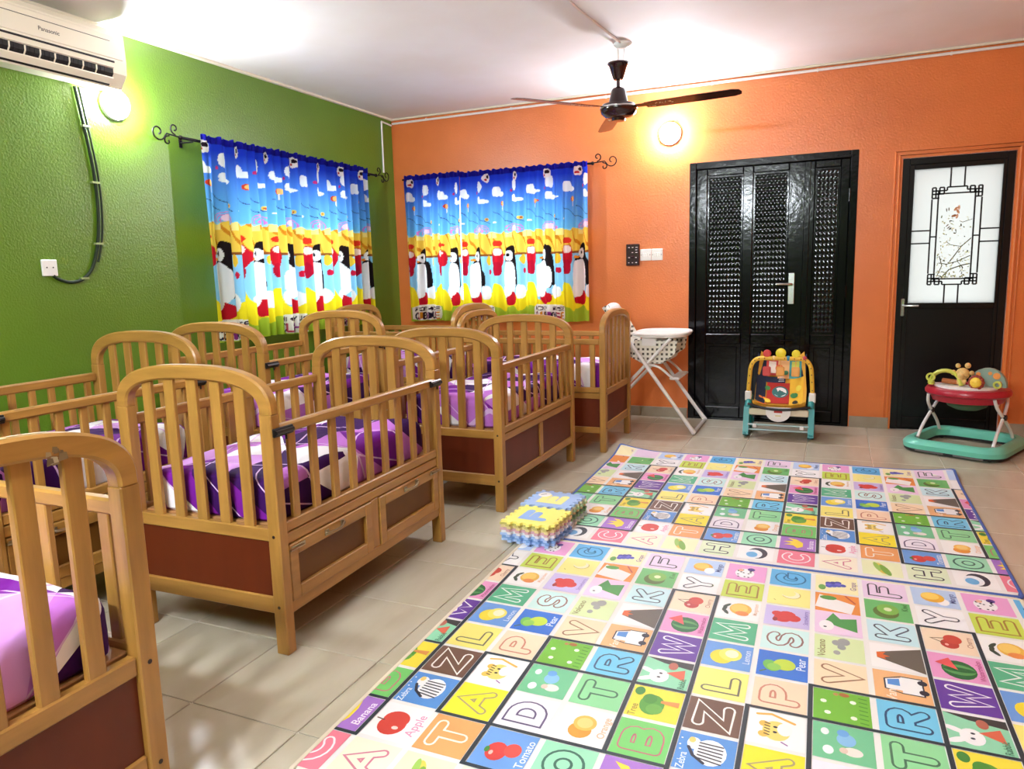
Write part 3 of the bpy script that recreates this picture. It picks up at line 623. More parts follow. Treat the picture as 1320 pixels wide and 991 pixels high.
# ------------------------------------------------------------------ cots
CW, CL = .72, 1.20          # outer width and length
PT, PW = .046, .052         # post thickness (along length), width
EXP = 2.75
def end_outline(x0, x1, z0, ztop, r, band):
    """arched end frame: outer and inner superellipse curves from shoulder to shoulder"""
    outer = []; inner = []; a, b = (x1-x0)/2, ztop-z0; cx = (x0+x1)/2
    for i in range(41):
        q = math.pi*(1-i/40); c, s_ = math.cos(q), max(0, math.sin(q))
        k = 1/(abs(c)**EXP+s_**EXP)**(1/EXP)
        outer.append((cx+a*c*k, z0+b*s_*k)); inner.append((cx+(a-band)*c*k, z0+(b-band)*s_*k))
    return outer, inner
def arch_inner(x, z0, ztop, band): return z0+(ztop-z0-band)*(1-(abs(x)/(CW/2-band))**EXP)**(1/EXP)
def make_cot(label, kind, marks=False):
    t = thing('wooden_cot', label, 'cot', (0,0,0), 0, 'wooden baby cots')
    hx, hy = CW/2, CL/2; wz, wx, wy = wood('z'), wood('x'), wood('y'); ZT = 1.03; r = .155; sh = .868
    slat_m = {}
    for e in (-1, 1):
        yo, yi = e*hy, e*(hy-PT)
        for s in (-1, 1):
            MB().box((s*hx,yo,0),(s*(hx-PW),yi,sh), ch=.004).build('post', wz, t)
            for z in (.437,.178): MB().tube([(s*(hx-PW/2),yo-e*.001,z),(s*(hx-PW/2),yo+e*.0012,z)], .006, 8).build('bolt_hole', mat('dark_bolt', (40,22,14), .5), t)
        o, i_ = end_outline(-hx, hx, sh, ZT, r, PW); m = MB(); n = len(o); ch = .007
        vs = []
        sec = [(0,ch,yo),(0,0,yo-e*ch),(0,0,yi+e*ch),(0,ch,yi),(1,-ch,yi),(1,0,yi+e*ch),(1,0,yo-e*ch),(1,-ch,yo)]
        for (a, b), (c, d) in zip(o, i_):
            dx, dz = c-a, d-b; ln = math.hypot(dx, dz)
            for wch, inset, y in sec:
                bx, bz = (a, b) if wch == 0 else (c, d); vs.append((bx+dx/ln*inset, y, bz+dz/ln*inset))
        k = len(sec); fs = [(i*k+j, i*k+(j+1) % k, (i+1)*k+(j+1) % k, (i+1)*k+j) for i in range(n-1) for j in range(k)]+[tuple(range(k)), tuple((n-1)*k+j for j in range(k))]
        m.add(vs, fs); ar = m.build('arch', wx, t, True)
        yc = (yo+yi)/2
        MB().box((-hx+PW,yc-.014,.413),(hx-PW,yc+.014,.461), ch=.004).build('end_rail', wx, t)
        MB().box((-hx+PW,yc-.014,.147),(hx-PW,yc+.014,.209), ch=.004).build('end_rail', wx, t)
        MB().box((-hx+PW,yc-.005,.209),(hx-PW,yc+.005,.413)).build('end_panel', M_PANEL(), t)
        for q in range(5):
            x = (q-2)*.1075; zt = min(arch_inner(x-.0225, sh, ZT, PW), arch_inner(x+.0225, sh, ZT, PW))+.012
            key = round(zt, 4)
            if key not in slat_m: slat_m[key] = MB().box((-.0225,-.009,.457),(.0225,.009,zt), ch=.003).mesh('slat', wz)
            obj('slat', slat_m[key], t, (x, yc, 0))
    # long sides
    rw = MB().box((-.0175,-.0175,.455),(.0175,.0175,.80), ch=.003)
    ns = 9
    sm = MB().box((-.009,-.0185,.470),(.009,.0185,.80), ch=.003).mesh('slat', wz)
    y0, y1 = -hy+PT, hy-PT
    for s in (-1, 1):
        xo = s*(hx-.006); xi = s*(hx-.036); xm = (xo+xi)/2; drop = (kind == 'drawer' and s == 1)
        if drop: MB().box((xo+s*.006,y0-.02,.790),(xi+s*.004,y1+.02,.826), ch=.006).build('drop_rail', wy, t)
        else: MB().box((xo,y0,.790),(xi,y1,.830), ch=.006).build('top_rail', wy, t)
        n_ = ns if drop else 10
        for q in range(n_): obj('slat', sm, t, (xm, y0+(y1-y0)*(q+.5 if not drop else q+.6)/(n_+(0 if not drop else .2)), 0))
        MB().box((xo,y0,.440),(xi,y1,.478), ch=.004).build('side_rail', wy, t)
        MB().box((xo-s*.002,y0,.395),(xi,y1,.436), ch=.004).build('side_rail', wy, t)
        MB().box((xo,y0,.140),(xi,y1,.185), ch=.004).build('side_rail', wy, t)
        MB().box((xo-s*.002,-.026,.185),(xi,.026,.395), ch=.003).build('centre_stile', wz, t)
        for a, b in ((y0,-.026),(.026,y1)):
            if drop:
                dr = MB()
                a2, b2 = a+.004, b-.004; z0, z1 = .182, .392; fw = .046; X0, X1 = xo+s*.004, xi+s*.012
                dr.box((X0,a2,z0),(X1,a2+fw,z1), ch=.003).box((X0,b2-fw,z0),(X1,b2,z1), ch=.003).box((X0,a2+fw,z0),(X1,b2-fw,z0+fw), ch=.003).box((X0,a2+fw,z1-fw),(X1,b2-fw,z1), ch=.003)
                dr = dr.build('drawer_front', wy, t)
                MB().box((xm-.004,a2+fw,z0+fw),(xm+.004,b2-fw,z1-fw)).build('drawer_panel', mat('brown_drawer_panel', (104,66,20), .45, spec=.3, vary=.1), dr)
                mid = (a2+b2)/2; zh = z1-.02
                hp = smoothpath([(X0,mid-.055,zh-.003),(X0+s*.012,mid-.045,zh-.006),(X0+s*.024,mid,zh-.004),(X0+s*.012,mid+.045,zh+.004),(X0,mid+.055,zh+.004)], 5)
                h = MB().tube(hp, .0055, 8)
                for yy, zz in ((mid-.05,zh-.004),(mid+.05,zh+.004)): h.box((X0,yy-.012,zz-.011),(X0+s*.004,yy+.012,zz+.011), ch=.001)
                h.build('handle', mat('aged_nickel', (168,156,130), .3, metal=1), dr, True)
                yl = a2+.006 if a < 0 else b2-.006; d_ = 1 if a < 0 else -1
                h = MB().box((X0,yl,zh-.004),(X0+s*.005,yl+d_*.075,zh+.012), ch=.001).tube([(X0+s*.008,yl-d_*.012,zh+.004),(X0+s*.008,yl+d_*.06,zh+.004)], .005, 8)
                h.build('latch_bolt', mat('aged_nickel', (168,156,130), .3, metal=1), dr)
            else:
                MB().box((xm-.004,a,.185),(xm+.004,b,.395)).build('side_panel', M_PANEL() if kind != 'plain' else M_PANEL(), t)
        if drop:
            for yy in (y0-.045, y1-.055):
                l_ = MB().box((xo+s*.006,yy,.790),(xo+s*.018,yy+.10,.820), ch=.003).tube([(xo+s*.018,yy+.005,.805),(xo+s*.018,yy+.095,.805)], .009, 8).tube([(xo+s*.016,yy+.06,.79),(xo+s*.016,yy+.06,.775)], .004, 6)
                l_.build('catch', mat('black_catch', (16,15,16), .3), t)
    MB().box((-hx+.04,-hy+PT+.002,.420),(hx-.04,hy-PT-.002,.462), ch=.003).build('mattress_base', mat('plywood_base', (170,120,70), .6), t)
    if marks:
        # chipped lacquer along the arch and a torn sticker
        m = MB(); mm_ = MB(); r5 = random.Random(11)
        o, i_ = end_outline(-hx, hx, sh, ZT, r, PW)
        for q in range(14, 28):
            if r5.random() < .8:
                (a, b), (c, d) = o[q], o[q+1] if q+1 < len(o) else o[q]
                y = hy-r5.uniform(.006,.03); L_ = r5.uniform(.3,1)
                m.add([(a,y,b+.0022),(a+(c-a)*L_,y,b+(d-b)*L_+.0022),(a+(c-a)*L_,y-.007,b+(d-b)*L_+.0022),(a,y-.005,b+.0022)], [(0,1,2,3)])
        m.build('chipped_patch', mat('bare_chipped_wood', (222,214,196), .7), t, fixn=False)
        sx_ = -.17
        for q in range(9):
            a = sx_+r5.uniform(-.02,.02); b = ZT-.055+r5.uniform(-.014,.014); d = r5.uniform(.004,.011)
            mm_.add([(a-d,hy+.0008+q*.00004,b-d*.6),(a+d,hy+.0008+q*.00004,b-d*.8),(a+d*.7,hy+.0008+q*.00004,b+d),(a-d*.8,hy+.0008+q*.00004,b+d*.7)], [(0,1,2,3)], rgb(*r5.choice([(128,106,70),(160,140,104),(176,160,128),(110,90,60)])))
        mm_.build('torn_sticker', mat('sticker_paper', rough=.7, attr=True), t, fixn=False)
    return t
def sheet_mat():
    m = bpy.data.materials.new('purple_patchwork_sheet'); m.use_nodes = True; nt = m.node_tree; N = nt.nodes; L = nt.links; b = N['Principled BSDF']
    b.inputs['Roughness'].default_value = .75; b.inputs['Specular IOR Level'].default_value = .2
    tc = N.new('ShaderNodeTexCoord'); sp = N.new('ShaderNodeSeparateXYZ'); L.new(tc.outputs['Object'], sp.inputs[0])
    def mt(op, a, c=None, d=None):
        n = N.new('ShaderNodeMath'); n.operation = op
        for i, v in enumerate((a, c, d)):
            if v is None: continue
            if isinstance(v, (int, float)): n.inputs[i].default_value = v
            else: L.new(v, n.inputs[i])
        return n.outputs[0]
    oi = N.new('ShaderNodeObjectInfo'); off = mt('MULTIPLY', oi.outputs['Random'], 3.7)
    X = mt('ADD', mt('ADD', sp.outputs[0], mt('MULTIPLY', sp.outputs[2], .9)), off); Y = mt('ADD', mt('ADD', sp.outputs[1], mt('MULTIPLY', sp.outputs[2], .55)), off)
    k = 1/.25
    u = mt('MULTIPLY', mt('ADD', X, mt('MULTIPLY', Y, .95)), k*.72); v = mt('MULTIPLY', mt('SUBTRACT', X, mt('MULTIPLY', Y, 1.05)), k*.72)
    fu, fv = mt('FLOOR', u), mt('FLOOR', v); uu, vv = mt('FRACT', u), mt('FRACT', v)
    tri = mt('GREATER_THAN', mt('ADD', uu, vv), 1.0)
    cb_ = N.new('ShaderNodeCombineXYZ'); L.new(fu, cb_.inputs[0]); L.new(fv, cb_.inputs[1]); L.new(tri, cb_.inputs[2])
    wn = N.new('ShaderNodeTexWhiteNoise'); wn.noise_dimensions = '3D'; L.new(cb_.outputs[0], wn.inputs['Vector'])
    cr = N.new('ShaderNodeValToRGB'); cr.color_ramp.interpolation = 'CONSTANT'; L.new(wn.outputs['Value'], cr.inputs[0])
    els = cr.color_ramp.elements; els[0].position = 0; els[0].color = rgb(56,6,84); els[1].position = .25; els[1].color = rgb(118,24,146)
    for p, c in ((.45,(196,118,212)),(.62,(216,158,230)),(.70,(248,244,248))): e = els.new(p); e.color = rgb(*c)
    # thin pale lines crossing the patches
    d1_ = mt('ABSOLUTE', mt('SUBTRACT', mt('FRACT', mt('MULTIPLY', mt('ADD', X, mt('MULTIPLY', Y, .35)), 4.3)), .5))
    d2_ = mt('ABSOLUTE', mt('SUBTRACT', mt('FRACT', mt('MULTIPLY', mt('SUBTRACT', Y, mt('MULTIPLY', X, .25)), 3.1)), .5))
    ln = mt('LESS_THAN', mt('MINIMUM', d1_, d2_), .016)
    mx = N.new('ShaderNodeMix'); mx.data_type = 'RGBA'; L.new(ln, mx.inputs[0]); L.new(cr.outputs[0], mx.inputs[6]); mx.inputs[7].default_value = rgb(226,190,236)
    L.new(mx.outputs[2], b.inputs['Base Color'])
    ns_ = N.new('ShaderNodeTexNoise'); ns_.inputs['Scale'].default_value = 7; bp = N.new('ShaderNodeBump'); bp.inputs['Strength'].default_value = .3; bp.inputs['Distance'].default_value = .03
    L.new(tc.outputs['Object'], ns_.inputs['Vector']); L.new(ns_.outputs[0], bp.inputs['Height']); L.new(bp.outputs[0], b.inputs['Normal'])
    return m
M_SHEET = sheet_mat()
def mattress_mesh():
    W2_, L2_, T = .300, .545, .168; nx, ny = 30, 46; vs = []; fs = []; r = np.random.default_rng(2)
    # rounded box: superellipse section swept as rings from bottom edge over the top
    def wob(x, y): return .006*math.sin(x*17+y*9)+.005*math.sin(y*21-x*6)
    rings = []
    for (ins, z) in ((.012,0),(0,.012),(-.001,.06),(0,.115),(.006,.142),(.02,.158),(.045,.165),(.09,.169),(.15,.172),(.22,.174)):
        ring_ = []; w_, l_ = W2_-ins, L2_-ins; rc = max(.01, .05-ins*.1)
        rc = min(rc, w_*.9)
        for cx, cy, a0 in ((w_-rc,l_-rc,0),(-w_+rc,l_-rc,90),(-w_+rc,-l_+rc,180),(w_-rc,-l_+rc,270)):
            for q in range(6): a = math.radians(a0+18*q); ring_.append((cx+rc*math.cos(a), cy+rc*math.sin(a)))
        # densify
        dense = []
        for i in range(len(ring_)):
            p, q = ring_[i], ring_[(i+1) % len(ring_)]; n = 14 if i % 6 == 5 else 1
            for k in range(n): dense.append((p[0]+(q[0]-p[0])*k/n, p[1]+(q[1]-p[1])*k/n))
        rings.append([(x, y, z+(wob(x, y) if z > .1 else 0)) for x, y in dense])
    n = len(rings[0])
    for rg in rings: vs += rg
    for i in range(len(rings)-1):
        for j in range(n): fs.append((i*n+j, i*n+(j+1) % n, (i+1)*n+(j+1) % n, (i+1)*n+j))
    fs.append(tuple(range(n))[::-1]); fs.append(tuple((len(rings)-1)*n+j for j in range(n)))
    return MB().add(vs, fs).mesh('crib_mattress', M_SHEET, smooth=True)
MM = mattress_mesh()
# (x centre, y centre, rotation, kind, height scale, label, mattress label)
R90 = -math.pi/2
COTS = [
 (2.350-CW/2, -4.590+CL/2, math.radians(1.2), 'drawer', 1.0, 'wooden cot with two handled drawers and a drop side facing the alphabet mats', 'purple patchwork mattress in the cot with two handled drawers'),
 (2.452-CW/2, -2.905+CL/2, math.radians(-.6), 'panel', 1.0, 'wooden cot with plain red-brown side panels beside the foam tile stack', 'purple patchwork mattress in the cot beside the foam tile stack'),
 (2.600-CL/2, -1.435+CW/2, R90, 'panel', 1.0, 'wooden cot lying along the orange wall next to the white high chair', 'purple patchwork mattress in the cot next to the high chair'),
 (1.396-CL/2, -1.43+CW/2, R90, 'panel', 1.05, 'wooden cot in the room corner between the green and orange walls', 'purple patchwork mattress in the corner cot'),
 (.655+CW/2, -3.92-CL/2*.84, 0, 'drawer', 1.06, 'wooden cot along the green wall below the socket and cable', 'purple patchwork mattress in the cot below the wall socket'),
 (.53+CW/2, -3.38+CL/2, 0, 'drawer', 1.06, 'wooden cot along the green wall below its printed curtain', 'purple patchwork mattress in the cot below the green wall curtain'),
 (2.635-CL/2, -5.315-CW/2, R90, 'panel', 1.0, 'wooden cot standing crosswise with chipped lacquer and torn sticker on its arch', 'purple patchwork mattress in the cot with the chipped arch'),
]
protos = {}
for i, (x, y, rz, kind, hs, lab, mlab) in enumerate(COTS):
    last = i == len(COTS)-1
    if kind not in protos or last: t = make_cot(lab, kind, marks=last); protos.setdefault(kind, t)
    else: t = copy_tree(protos[kind]); t['label'] = lab
    t.location = (x, y, 0); t.rotation_euler = (0, 0, rz); ls = .84 if 'socket' in lab else 1; t.scale = (1, ls, hs)
    mo_ = obj('crib_mattress', MM, None, (x, y, .4625*hs)); mo_.rotation_euler = (0, 0, rz); mo_.scale = (1, ls, 1); tag(mo_, mlab, 'mattress', 'purple cot mattresses')

# ------------------------------------------------------------------ alphabet play mats
PX, PY = .175, .183
WHT = (246,244,240)
CELL = {}
def cell_art(pr, col, row):
    """draw one printed square; pr.x maps unit cell (p right, q up of the lettering) to mat coordinates"""
    E_, Ln, G_, W_ = pr.ell, pr.line, pr.glyph, pr.word
    bgc = [[(252,244,190),(240,150,70),(244,214,240),(222,238,180),(252,226,190),(120,190,60),(120,200,150),(246,240,250),(110,160,225),(228,242,206)],
           [(240,216,240),(110,190,110),(206,240,246),(250,248,246),(242,186,130),(120,206,240),(150,222,160),(250,250,248),(160,228,190),(250,250,248)],
           [(190,214,246),(250,250,250),(250,226,196),(236,160,206),(104,62,160),(150,220,180),(246,226,70),(120,206,110),(170,120,206),(240,130,150)],
           [(240,170,220),(206,226,90),(250,250,248),(90,186,140),(110,160,226),(250,238,130),(116,84,66),(90,150,220),(250,248,248),(252,244,220)],
           [(100,186,236),(252,244,150),(208,196,240),(214,246,242),(60,120,214),(252,222,190),(250,250,248),(250,232,50),(240,166,100),(240,246,200)]][col][row]
    pr.rect(0,0,1,1,bgc,1)
    blk = (44,46,60)
    if col == 0:
        if row == 0:
            for i in range(10): E_((.35+.09*(i % 3)+.04*(i//3), .68-.11*(i//3)), .085, .085, [(80,90,190),(110,110,210),(60,66,160)][i % 3], 2+(i % 2), 10)
            E_((.25,.84), .16, .09, (110,170,80), 3, 10); W_('Grape', (.5,.1), .2, (150,120,160), 3, .8)
        elif row == 1: pr.poly([(.0,.2),(.5,.1),(.9,.9),(.2,1)], (250,246,244), 2); E_((.75,.7), .12, .2, (90,160,70), 3, 10); Ln([(.6,.1),(.95,.3)], .05, (200,90,60), 3)
        elif row == 2: pr.poly([(.2,.1),(.8,.1),(.7,.45),(.95,.6),(.5,.8),(.35,.5)], (80,156,80), 2); E_((.35,.75), .22, .16, (250,246,248), 2); E_((.28,.78), .03, .04, blk, 3, 8)
        elif row == 3:
            for q in ((.3,.55,.09),(.55,.45,.11),(.8,.4,.16),(.72,.55,.12)): E_(q[:2], q[2], q[2]*.8, (164,168,164), 2, 12)
            W_('Volcano', (.42,.85), .22, (150,140,90), 3, .8)
        elif row == 4: G_('V', (.5,.5), .5, .5, .24, (160,116,80), bgc, 2, .041)
        elif row == 5:
            for q in ((.25,.75),(.6,.82),(.7,.3),(.2,.3)): E_(q, .06, .06, (240,250,230), 2, 8)
            for i in range(7): Ln([(.08+.13*i,.05),(.1+.13*i,.2)], .03, (80,150,40), 2, caps=False)
            E_((.9,.45), .07, .1, (180,110,60), 2, 8); E_((.88,.6), .05, .05, (200,140,90), 3, 8)
        elif row == 6:
            E_((.25,.75), .12, .09, (240,250,250), 2); E_((.75,.8), .1, .07, (240,250,250), 2); E_((.6,.45), .18, .16, (140,196,236), 2); E_((.78,.5), .1, .1, (110,170,230), 3); E_((.3,.35), .12, .16, (244,236,226), 2); E_((.3,.5), .08, .07, (230,206,190), 3)
        elif row == 7: G_('D', (.5,.5), .46, .56, .25, (96,84,120), bgc, 2, .041)
        elif row == 8: E_((.42,.62), .24, .2, (214,66,60), 2); E_((.52,.34), .18, .16, (224,80,70), 2); E_((.36,.7), .06, .04, (250,190,180), 3, 8); E_((.42,.8), .08, .05, (70,140,60), 3, 8); W_('Tomato', (.5,.09), .22, (236,242,250), 3, .86)
        elif row == 9: G_('H', (.5,.5), .5, .52, .22, blk, bgc, 2, .041)
    elif col == 1:
        if row == 0: G_('F', (.5,.5), .5, .54, .24, blk, bgc, 2, .041)
        elif row == 1: E_((.4,.55), .32, .28, (96,120,50), 2); E_((.55,.5), .28, .24, (130,190,80), 3); E_((.55,.5), .1, .09, (230,240,190), 4, 10); W_('Kiwi', (.75,.12), .2, (60,120,50), 3, .4)
        elif row == 2: G_('K', (.5,.5), .48, .52, .22, (70,80,96), bgc, 2, .041)
        elif row == 3: pr.poly([(0,0),(1,0),(.62,.88),(.4,.88)], (104,96,84), 2); pr.poly([(.4,.88),(.62,.88),(.66,.7),(.55,.76),(.5,.62),(.44,.74),(.36,.7)], (226,110,50), 3)
        elif row == 4:
            pr.poly([(.25,.12),(.85,.12),(.85,.5),(.25,.5)], (250,250,250), 2); pr.poly([(.35,.5),(.8,.5),(.7,.8),(.35,.8)], (250,250,252), 2); pr.poly([(.5,.53),(.76,.53),(.68,.75),(.5,.75)], (90,150,220), 3)
            Ln([(.25,.12),(.85,.12),(.85,.5),(.7,.8),(.35,.8),(.25,.5),(.25,.12)], .03, blk, 3); E_((.38,.12), .09, .09, blk, 4, 10); E_((.72,.12), .09, .09, blk, 4, 10); W_('Van', (.15,.7), .26, (250,240,220), 3)
        elif row == 5: G_('R', (.5,.5), .48, .54, .24, (50,80,120), bgc, 2, .041)
        elif row == 6: G_('T', (.5,.5), .5, .52, .24, (76,120,90), bgc, 2, .041)
        elif row == 7: E_((.36,.52), .22, .22, (240,160,60), 2); E_((.58,.48), .22, .22, (250,196,90), 3); E_((.58,.48), .15, .15, (252,216,130), 4); W_('Orange', (.55,.1), .2, (240,190,150), 3, .8)
        elif row == 8: E_((.5,.5), .38, .38, (60,110,90), 2, 22); E_((.5,.5), .33, .33, bgc, 3, 22); E_((.5,.5), .17, .17, (60,110,90), 4, 18); E_((.5,.5), .12, .12, bgc, 5, 16)
        elif row == 9: E_((.5,.45), .4, .28, (56,60,72), 2); E_((.42,.55), .32, .24, (240,246,250), 3); E_((.36,.6), .2, .16, (110,180,230), 4)
    elif col == 2:
        if row == 0: E_((.5,.55), .28, .26, (240,180,60), 2); E_((.56,.6), .2, .2, (252,214,100), 3); E_((.3,.35), .2, .14, (250,250,250), 2); W_('Mango', (.55,.12), .2, (70,80,140), 3, .7)
        elif row == 1: G_('Y', (.5,.5), .5, .54, .22, blk, bgc, 2, .041)
        elif row == 2: E_((.38,.5), .2, .18, (196,66,56), 2); E_((.6,.42), .2, .18, (206,76,60), 3); Ln([(.4,.62),(.55,.85),(.62,.55)], .03, (120,90,50), 3); E_((.34,.56), .05, .04, (250,190,180), 4, 8); W_('Cherry', (.55,.1), .16, (190,140,110), 3, .7)
        elif row == 3: E_((.42,.48), .36, .32, (40,110,60), 2); E_((.42,.48), .2, .3, (90,160,90), 3); E_((.42,.48), .09, .3, (40,110,60), 4); pr.poly([(.4,.5),(.85,.62),(.6,.9)], (232,90,90), 5); W_('Watermelon', (.5,.09), .15, (180,60,120), 3, .86)
        elif row == 4: G_('W', (.5,.5), .58, .5, .2, (250,246,252), bgc, 2, .041)
        elif row == 5: pr.poly([(.75,0),(1,0),(1,1),(.85,.6)], (60,60,58), 2); E_((.35,.62), .24, .2, (252,252,252), 3); E_((.2,.86), .07, .2, (252,252,252), 3, 12, .5); E_((.5,.88), .07, .2, (252,252,252), 3, 12, -.4); E_((.3,.62), .03, .04, blk, 4, 8); E_((.45,.6), .03, .04, blk, 4, 8); pr.poly([(.3,.1),(.7,.14),(.5,.5)], (226,110,80), 4); E_((.78,.4), .14, .1, (190,110,90), 4); W_('Rabbit', (.2,.12), .18, (80,130,100), 5, .36)
        elif row == 6: E_((.45,.55), .32, .24, (90,160,60), 2); E_((.32,.48), .16, .16, (110,176,70), 3); E_((.62,.62), .16, .14, (76,146,56), 3); pr.poly([(.5,.05),(.66,.05),(.62,.4),(.54,.4)], (226,150,80), 4); E_((.82,.86), .14, .1, (70,140,60), 2); W_('Tree', (.2,.86), .2, (170,150,60), 3, .36)
        elif row == 7: G_('B', (.5,.5), .48, .56, .24, (206,110,130), bgc, 2, .03)
        elif row == 8: pr.poly([(.15,.5),(.3,.35),(.6,.35),(.85,.55),(.9,.8),(.7,.62),(.6,.92),(.5,.66),(.35,.9),(.34,.62)], (250,222,70), 2); W_('Banana', (.5,.13), .24, (250,240,252), 3, .86)
        elif row == 9: G_('C', (.5,.5), .58, .58, .22, (252,240,244), bgc, 2, .041)
    elif col == 3:
        if row == 0:
            E_((.45,.55), .3, .25, (250,248,250), 2); r6 = random.Random(5)
            for i in range(14): E_((.45+r6.uniform(-.24,.24), .55+r6.uniform(-.2,.2)), .03, .03, blk, 3, 8)
            E_((.72,.4), .1, .1, (90,60,140), 3, 10); E_((.62,.66), .08, .07, (244,190,160), 4, 10)
        elif row == 1: G_('E', (.5,.5), .5, .54, .24, (170,130,60), bgc, 2, .041)
        elif row == 2: E_((.52,.45), .3, .26, (240,190,80), 2); E_((.56,.48), .22, .2, (250,212,110), 3); E_((.3,.4), .12, .16, (240,150,80), 3, 12)
        if row == 2:
            for q in ((.3,.78,.5),(.45,.82,-.2),(.62,.78,-.6)): E_(q[:2], .14, .05, (60,76,60), 3, 10, q[2])
            W_('Mangosteen', (.6,.1), .14, (240,200,170), 3, .6)
        elif row == 3: G_('M', (.5,.5), .56, .52, .2, (244,250,246), bgc, 2, .041)
        elif row == 4: E_((.42,.62), .28, .24, (246,224,60), 2); E_((.55,.45), .26, .24, (252,236,110), 3); E_((.58,.42), .16, .14, (252,248,210), 4); W_('Lemon', (.55,.1), .2, (220,232,250), 3, .8)
        elif row == 5: G_('L', (.5,.5), .44, .54, .22, (112,112,90), bgc, 2, .041)
        elif row == 6: G_('Z', (.5,.5), .5, .52, .24, (252,248,240), bgc, 2, .041)
        elif row == 7:
            E_((.55,.42), .34, .28, (250,250,250), 2); E_((.72,.72), .16, .12, (250,250,250), 2); E_((.8,.76), .08, .06, (246,214,120), 3, 10)
            for i in range(6): Ln([(.3+.09*i,.22),(.36+.08*i,.62)], .032, blk, 3)
            Ln([(.25,.5),(.4,.7),(.6,.8)], .06, blk, 3); W_('Zebra', (.22,.86), .2, (230,240,250), 3, .42)
            for q in ((.5,.93),(.62,.95),(.8,.94)): E_(q, .02, .02, (250,250,250), 2, 8)
        elif row == 8: E_((.4,.56), .28, .28, (216,70,58), 2, 20); E_((.56,.56), .24, .27, (216,70,58), 2, 20); Ln([(.48,.78),(.5,.94)], .03, (110,70,50), 3); E_((.34,.46), .05, .07, (250,220,214), 3, 8); W_('Apple', (.52,.1), .26, (240,160,190), 3, .8)
        elif row == 9: G_('A', (.5,.5), .54, .5, .2, (214,130,150), bgc, 2, .041)
    else:
        if row == 0: G_('G', (.5,.5), .52, .54, .24, (40,110,160), bgc, 2, .041)
        elif row == 1: E_((.6,.45), .22, .22, (252,250,210), 2); E_((.68,.52), .18, .18, bgc, 3); Ln(ring(.6,.45,.22,.22,120,300,10), .02, (214,190,90), 4); Ln([(.2,.8),(.26,.84)], .02, (190,180,90), 3)
        elif row == 2:
            for q in ((.4,.6,.2),(.58,.5,.2),(.45,.36,.17),(.6,.72,.13)): E_(q[:2], q[2], q[2], (216,70,66), 2, 12)
            E_((.3,.76), .1, .06, (160,60,60), 3, 8); W_('Strawberry', (.55,.08), .15, (150,130,200), 3, .8)
        elif row == 3: G_('S', (.5,.5), .5, .56, .23, (150,110,100), bgc, 2, .041)
        elif row == 4: E_((.42,.72), .22, .16, (120,196,90), 2, 14, .4); E_((.52,.46), .22, .22, (196,222,70), 3); E_((.38,.66), .14, .14, (150,210,90), 3); Ln([(.22,.82),(.14,.92)], .04, (80,110,50), 3); W_('Pear', (.62,.13), .26, (226,238,252), 4, .6)
        elif row == 5: G_('P', (.5,.5), .46, .54, .24, (206,136,110), bgc, 2, .041)
        elif row == 6:
            E_((.45,.5), .28, .24, (250,222,120), 2); E_((.3,.72), .09, .09, (240,196,90), 2, 10); E_((.6,.72), .09, .09, (240,196,90), 2, 10); E_((.52,.36), .18, .13, (252,250,244), 3)
            for i in range(5): Ln([(.3+.08*i,.62),(.32+.08*i,.7)], .03, (90,70,40), 3)
            E_((.4,.52), .03, .04, blk, 4, 8); E_((.55,.52), .03, .04, blk, 4, 8); Ln([(.75,.2),(.92,.6),(.86,.85)], .06, (236,180,80), 2); Ln([(.1,.3),(.16,.4)], .03, (150,90,160), 2)
        elif row == 7: G_('A', (.5,.5), .54, .5, .2, (172,160,110), bgc, 2, .041)
        elif row == 8: G_('T', (.5,.5), .5, .52, .24, (252,240,224), bgc, 2, .041)
        elif row == 9: E_((.5,.52), .38, .13, (236,212,90), 2, 16, .25); E_((.4,.42), .36, .1, (130,180,70), 3, 16, .3); E_((.6,.62), .3, .07, (160,200,90), 3, 14, .2)
M_EDGE = {'blue': mat('blue_bound_edge', (66,96,168), .6), 'cream': mat('cream_bound_edge', (226,214,190), .6)}
M_MATB = mat('foam_mat_white', (242,240,236), .7, bump=.15, bscale=300)
